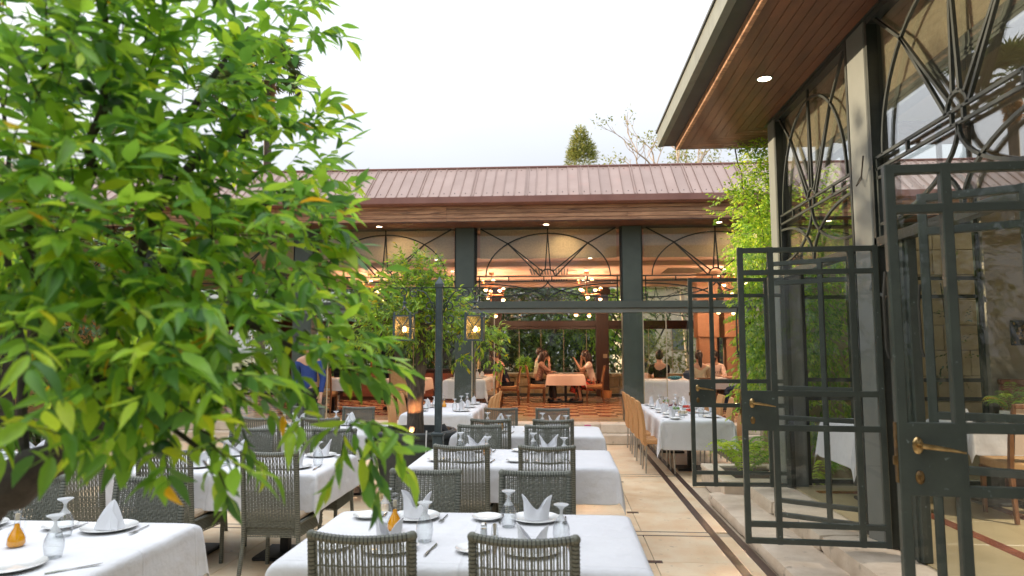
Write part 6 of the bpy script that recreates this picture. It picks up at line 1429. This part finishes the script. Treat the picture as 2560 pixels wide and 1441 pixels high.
def person(x, y, z, rz, label, skin='fair', hair='black', style='short', shirt=None, legs=None, sleeve=0.5, lean=0.15, arms=('table', 'table'), seated=True, skirt=None, head_turn=0.0, size=1.0, walk=0.0):
    t = empty("person", (x, y, z), label, "person"); t.rotation_euler = (0, 0, R(rz)); t.scale = (size,) * 3
    hz = 0.52 if seated else 0.94
    Vv = lambda a, b_, c: Vector((a, b_, c))
    sp = lambda h, f=1.0: Vv(0, lean * h * f, hz + h)
    nd = {'pelvis': (sp(0), (0.135, 0.10)), 'waist': (sp(0.20), (0.12, 0.09)), 'chest': (sp(0.40), (0.15, 0.105)), 'upper': (sp(0.50), (0.12, 0.09)), 'neck': (sp(0.58, 1.02), 0.05), 'jaw': (sp(0.66, 1.1) + Vv(0, .02, 0), (0.062, 0.070)), 'head': (sp(0.735, 1.1) + Vv(0, .012, 0), (0.078, 0.092)), 'crown': (sp(0.80, 1.05), (0.066, 0.078))}
    ed = [('pelvis', 'waist'), ('waist', 'chest'), ('chest', 'upper'), ('upper', 'neck'), ('neck', 'jaw'), ('jaw', 'head'), ('head', 'crown')]
    armp = {}
    for s, key in ((-1, 'l'), (1, 'r')):
        shd = sp(0.47) + Vv(s * 0.175, 0, 0); mode = arms[0 if s < 0 else 1]
        if mode == 'table': el = shd + Vv(s * 0.06, 0.14, -0.24); wr = Vv(s * 0.10, shd.y + 0.36, hz + 0.235)
        elif mode == 'chin': el = shd + Vv(s * 0.02, 0.22, -0.18); wr = Vv(s * 0.05, lean * .6 + 0.17, hz + 0.60)
        elif mode == 'raised': el = shd + Vv(s * 0.05, 0.22, -0.12); wr = el + Vv(-s * 0.04, 0.14, 0.24)
        else: el = shd + Vv(s * 0.05, -0.03, -0.27); wr = el + Vv(0.0, 0.08 + walk * s, -0.24)
        d = (wr - el).normalized(); pm = wr + d * 0.06
        nd['sh' + key] = (shd, 0.062); nd['el' + key] = (el, 0.043); nd['wr' + key] = (wr, 0.027); nd['pm' + key] = (pm, (0.034, 0.016))
        ed += [('upper', 'sh' + key), ('sh' + key, 'el' + key), ('el' + key, 'wr' + key), ('wr' + key, 'pm' + key)]; armp[key] = (shd, el, wr)
        sd = d.cross(Vv(0, 0, 1)); sd = sd.normalized() if sd.length > 0.1 else Vv(1, 0, 0)
        for q, (fo, fl) in enumerate(((-0.024, .062), (-0.008, .072), (0.008, .068), (0.024, .055))):
            a_ = pm + sd * fo + d * 0.03; b_ = a_ + d * fl * .6 + Vv(0, 0, -0.01); 
            nd['f%d%s' % (q, key)] = (a_, 0.0085); nd['g%d%s' % (q, key)] = (b_, 0.0075); ed += [('pm' + key, 'f%d%s' % (q, key)), ('f%d%s' % (q, key), 'g%d%s' % (q, key))]
        nd['th' + key] = (wr + d * 0.04 + sd * 0.04 * -s, 0.010); nd['ti' + key] = (wr + d * 0.075 + sd * 0.05 * -s, 0.008); ed += [('wr' + key, 'th' + key), ('th' + key, 'ti' + key)]
    legp = {}
    for s, key in ((-1, 'l'), (1, 'r')):
        hip = Vv(s * 0.09, 0, hz - 0.02)
        if seated: kn = Vv(s * 0.11, 0.42, hz - 0.02); an = Vv(s * 0.11, 0.40 + 0.06 * s, 0.08)
        else: kn = Vv(s * 0.10, 0.04 + walk * s, 0.50); an = Vv(s * 0.10, -0.02 + walk * 1.6 * s, 0.08)
        toe = an + Vv(0, 0.15, -0.045)
        nd['hp' + key] = (hip, 0.085); nd['kn' + key] = (kn, 0.058); nd['an' + key] = (an, 0.036); nd['to' + key] = (toe, (0.035, 0.022)); ed += [('pelvis', 'hp' + key), ('hp' + key, 'kn' + key), ('kn' + key, 'an' + key), ('an' + key, 'to' + key)]; legp[key] = (hip, kn, an, toe)
    skin_body("body", nd, ed, 'pelvis', SK[skin], t)
    g_ = 0.013
    sn = {k_: (nd[k_][0], tuple(v + g_ for v in nd[k_][1])) for k_ in ('pelvis', 'waist', 'chest', 'upper')}; sn['pelvis'] = (sp(-0.03), (0.15, 0.115)); sn['collar'] = (sp(0.555), (0.068, 0.062)); se = [('pelvis', 'waist'), ('waist', 'chest'), ('chest', 'upper'), ('upper', 'collar')]
    for key in 'lr':
        shd, el, wr = armp[key]; sn['sh' + key] = (shd, 0.076); se.append(('upper', 'sh' + key))
        if sleeve <= 0.5: sn['sl' + key] = (shd.lerp(el, sleeve * 1.6), 0.064); se.append(('sh' + key, 'sl' + key))
        else: sn['el' + key] = (el, 0.054); sn['cu' + key] = (wr.lerp(el, 0.06), 0.038); se += [('sh' + key, 'el' + key), ('el' + key, 'cu' + key)]
    skin_body("shirt", sn, se, 'pelvis', shirt, t)
    if skirt is not None:
        b = MB(); b.tube([sp(0.06), sp(-0.05) + Vv(0, .03, 0), Vv(0, 0.20, hz - 0.02), Vv(0, 0.44, hz - 0.04), Vv(0, 0.50, hz - 0.26)], [0.14, 0.175, 0.175, 0.165, 0.16], 14); b.build("skirt", skirt, t, smooth=True, world=False)
    else:
        ln = {'pelvis': (sp(0.02), (0.145, 0.112))}; le = []
        for key in 'lr':
            hip, kn, an, toe = legp[key]; ln['hp' + key] = (hip, 0.098); ln['kn' + key] = (kn, 0.072); ln['an' + key] = (an + Vv(0, 0, 0.03), 0.055); le += [('pelvis', 'hp' + key), ('hp' + key, 'kn' + key), ('kn' + key, 'an' + key)]
        skin_body("trousers", ln, le, 'pelvis', legs or M['black'], t)
    for key in 'lr':
        hip, kn, an, toe = legp[key]; MB().tube([an + Vv(0, -.05, -.045), an + Vv(0, .02, -.035), toe + Vv(0, 0, 0.0), toe + Vv(0, .05, -.01)], [0.036, 0.047, 0.040, 0.022], 10).build("shoe", M['black'], t, smooth=True, world=False)
    hd = nd['head'][0]
    if style != 'bald':
        b = MB(); rr = random.Random(int(abs(x) * 100)); n = 20; m_ = 10; vs = []; fs = []
        for j in range(m_ + 1):
            th = math.pi * 0.60 * j / m_
            for i in range(n):
                a = 2 * math.pi * i / n; back = 0.5 - 0.5 * math.sin(a); lim = 0.62 + 0.75 * back if style != 'short' else 0.58 + 0.5 * back
                tt = th * (0.72 + lim * 0.45); rr_ = 1.0 + 0.03 * rr.random()
                vs.append(hd + Vv(0, -0.008, 0.012) + Vv(0.089 * math.sin(tt) * math.cos(a) * rr_, 0.108 * math.sin(tt) * math.sin(a) * rr_, 0.123 * math.cos(tt) * rr_))
        fs = [(j * n + i, j * n + (i + 1) % n, (j + 1) * n + (i + 1) % n, (j + 1) * n + i) for j in range(m_) for i in range(n)]
        b.add(vs, fs)
        if style == 'long': b.tube([hd + Vv(0, -.07, .05), hd + Vv(0, -.10, -.06), hd + Vv(0, -.11, -.18), hd + Vv(0, -.10, -.30)], [0.07, 0.085, 0.085, 0.03], 12); 
        if style == 'long':
            for s in (-1, 1): b.tube([hd + Vv(s * .07, -.02, .04), hd + Vv(s * .088, -.03, -.08), hd + Vv(s * .085, -.04, -.22)], [0.03, 0.035, 0.012], 8)
        if style == 'tail': b.tube([hd + Vv(0, -.09, .03), hd + Vv(0, -.135, -.02), hd + Vv(0.01, -.13, -.16), hd + Vv(0.02, -.12, -.32)], [0.028, 0.042, 0.045, 0.01], 10)
        if style == 'bun': b.ball(hd + Vv(0, -.075, .095), 0.05, 10, 8)
        b.build("hair", HR[hair], t, smooth=True, world=False)
    f = MB(); f.tube([hd + Vv(0, .088, .012), hd + Vv(0, .108, -.022), hd + Vv(0, .088, -.032)], [0.007, 0.013, 0.008], 8)
    for s in (-1, 1): f.ball(hd + Vv(s * .083, -.002, -.01), 0.019, 8, 6, (.4, .8, 1.2))
    f.build("nose_and_ears", SK[skin], t, smooth=True, world=False)
    e = MB()
    for s in (-1, 1): e.ball(hd + Vv(s * .030, .088, .012), 0.0085, 8, 6); e.bar(hd + Vv(s * .016, .096, .030), hd + Vv(s * .044, .088, .031), 0.004, 0.005)
    e.build("eyes", M['black'], t, smooth=True, world=False)
    MB().tube([hd + Vv(-.022, .083, -.055), hd + Vv(0, .090, -.056), hd + Vv(.022, .083, -.055)], 0.0055, 6).build("mouth", mat("lip", (0.32, 0.10, 0.08)), t, smooth=True, world=False)
    return t
fab = lambda n_, c, c2=None, **k_: mat(n_, c, c2, rough=0.85, scale=k_.pop('scale', 12), spec=0.2, **k_)
SZ = ZI
person(-1.32, 17.4, SZ, 90, "man in a dark navy T-shirt eating alone, bent over the pink table", 'fair', 'grey', 'short', fab("navy_jersey", (0.025, 0.028, 0.05)), fab("dark_trousers", (0.03, 0.03, 0.035)), 0.45, 0.42)
person(-0.66, 18.85, SZ, -90, "man in a pale striped shirt at the far left of the four diners", 'tan', 'brown', 'short', fab("pale_stripe", (0.70, 0.68, 0.48), (0.45, 0.45, 0.36), scale=30, ramp=(.45, .55)), fab("black_trousers", (0.02, 0.02, 0.02)), 0.5, 0.12, size=1.06)
person(-0.60, 18.35, SZ, -90, "woman in a brown patterned blouse resting her chin on her hand", 'tan', 'brown', 'long', fab("brown_print", (0.36, 0.22, 0.17), (0.20, 0.11, 0.08), scale=45, ramp=(.45, .55)), None, 0.9, 0.22, ('table', 'chin'))
person(0.88, 18.35, SZ, 90, "woman in a white top and black skirt with red flowers, hand raised", 'tan', 'brown', 'long', fab("cream_top", (0.72, 0.62, 0.54)), None, 0.4, 0.25, ('raised', 'chin'), skirt=mat("flower_print", (0.62, 0.05, 0.03), (0.012, 0.012, 0.012), rough=0.8, scale=14, detail=2, ramp=(0.5, 0.56), spots=((0.75, 0.30, 0.12), 22, 0.58, 0.62)))
person(0.90, 18.85, SZ, 90, "woman in black with pinned up auburn hair behind the flowered skirt", 'fair', 'auburn', 'bun', fab("black_top", (0.015, 0.015, 0.016)), fab("black_skirt", (0.015, 0.015, 0.016)), 0.5, 0.28)
person(2.28, 16.0, SZ, -5, "woman in a black T-shirt seen from behind, hand at her mouth", 'fair', 'black', 'bun', fab("black_tee", (0.014, 0.014, 0.015)), fab("dark_jeans", (0.03, 0.035, 0.05)), 0.42, 0.1, ('table', 'chin'))
person(3.16, 15.85, SZ, 0, "woman in a cream blouse with a brown ponytail seen from behind", 'fair', 'brown', 'tail', fab("cream_blouse", (0.58, 0.52, 0.38)), fab("grey_trousers", (0.2, 0.19, 0.17)), 0.9, 0.12)
pm_ = person(3.78, 17.2, SZ, 172, "dark haired bearded man in a pale pink sweater facing us", 'brown', 'black', 'short', fab("pink_sweater", (0.66, 0.50, 0.44)), fab("grey_trousers", (0.3, 0.28, 0.26)), 0.9, 0.05)
tx = bpy.data.curves.new("sweater_lettering", 'FONT'); tx.body = "ROCKETS"; tx.size = 0.075; tx.align_x = 'CENTER'; tx.extrude = 0.001
tmp_ = bpy.data.objects.new("lettering_curve", tx); COL.objects.link(tmp_); bpy.context.view_layer.update()
tm_ = bpy.data.meshes.new_from_object(tmp_.evaluated_get(bpy.context.evaluated_depsgraph_get())); bpy.data.objects.remove(tmp_); tm_.materials.clear(); tm_.materials.append(M['black'])
to = bpy.data.objects.new("sweater_lettering", tm_); COL.objects.link(to); to.parent = pm_; to.location = (0, 0.145, 0.52 + 0.30); to.rotation_euler = (R(90), 0, R(180))
MB().ball((0, 0.085 + 0.05 * 0.66 + .02, 0.52 + 0.655), 0.05, 10, 8, (0.9, 0.6, 0.6)).build("beard", HR['black'], pm_, smooth=True, world=False)
person(4.25, 16.2, SZ, 75, "woman in a white T-shirt turned in profile beside the open door", 'fair', 'brown', 'long', fab("white_tee", (0.78, 0.78, 0.80)), fab("blue_jeans", (0.06, 0.09, 0.16)), 0.45, 0.08)
person(-4.25, 11.4, 0, 175, "bald waiter in a navy jacket standing behind the leaves", 'fair', 'black', 'bald', fab("navy_jacket", (0.035, 0.065, 0.22)), fab("black_trousers", (0.02, 0.02, 0.022)), 0.9, 0.02, ('down', 'down'), seated=False, size=1.08)
person(-3.95, 15.7, SZ, -120, "waiter in a long black apron walking inside the pavilion", 'tan', 'black', 'short', fab("black_shirt", (0.012, 0.012, 0.014)), fab("black_apron", (0.012, 0.012, 0.014)), 0.9, 0.05, ('table', 'down'), seated=False, walk=0.12)
person(-5.2, 16.0, SZ, 160, "person in a dark suit seated behind the white napkins", 'tan', 'black', 'short', fab("dark_suit", (0.022, 0.022, 0.028)), None, 0.9, 0.15)
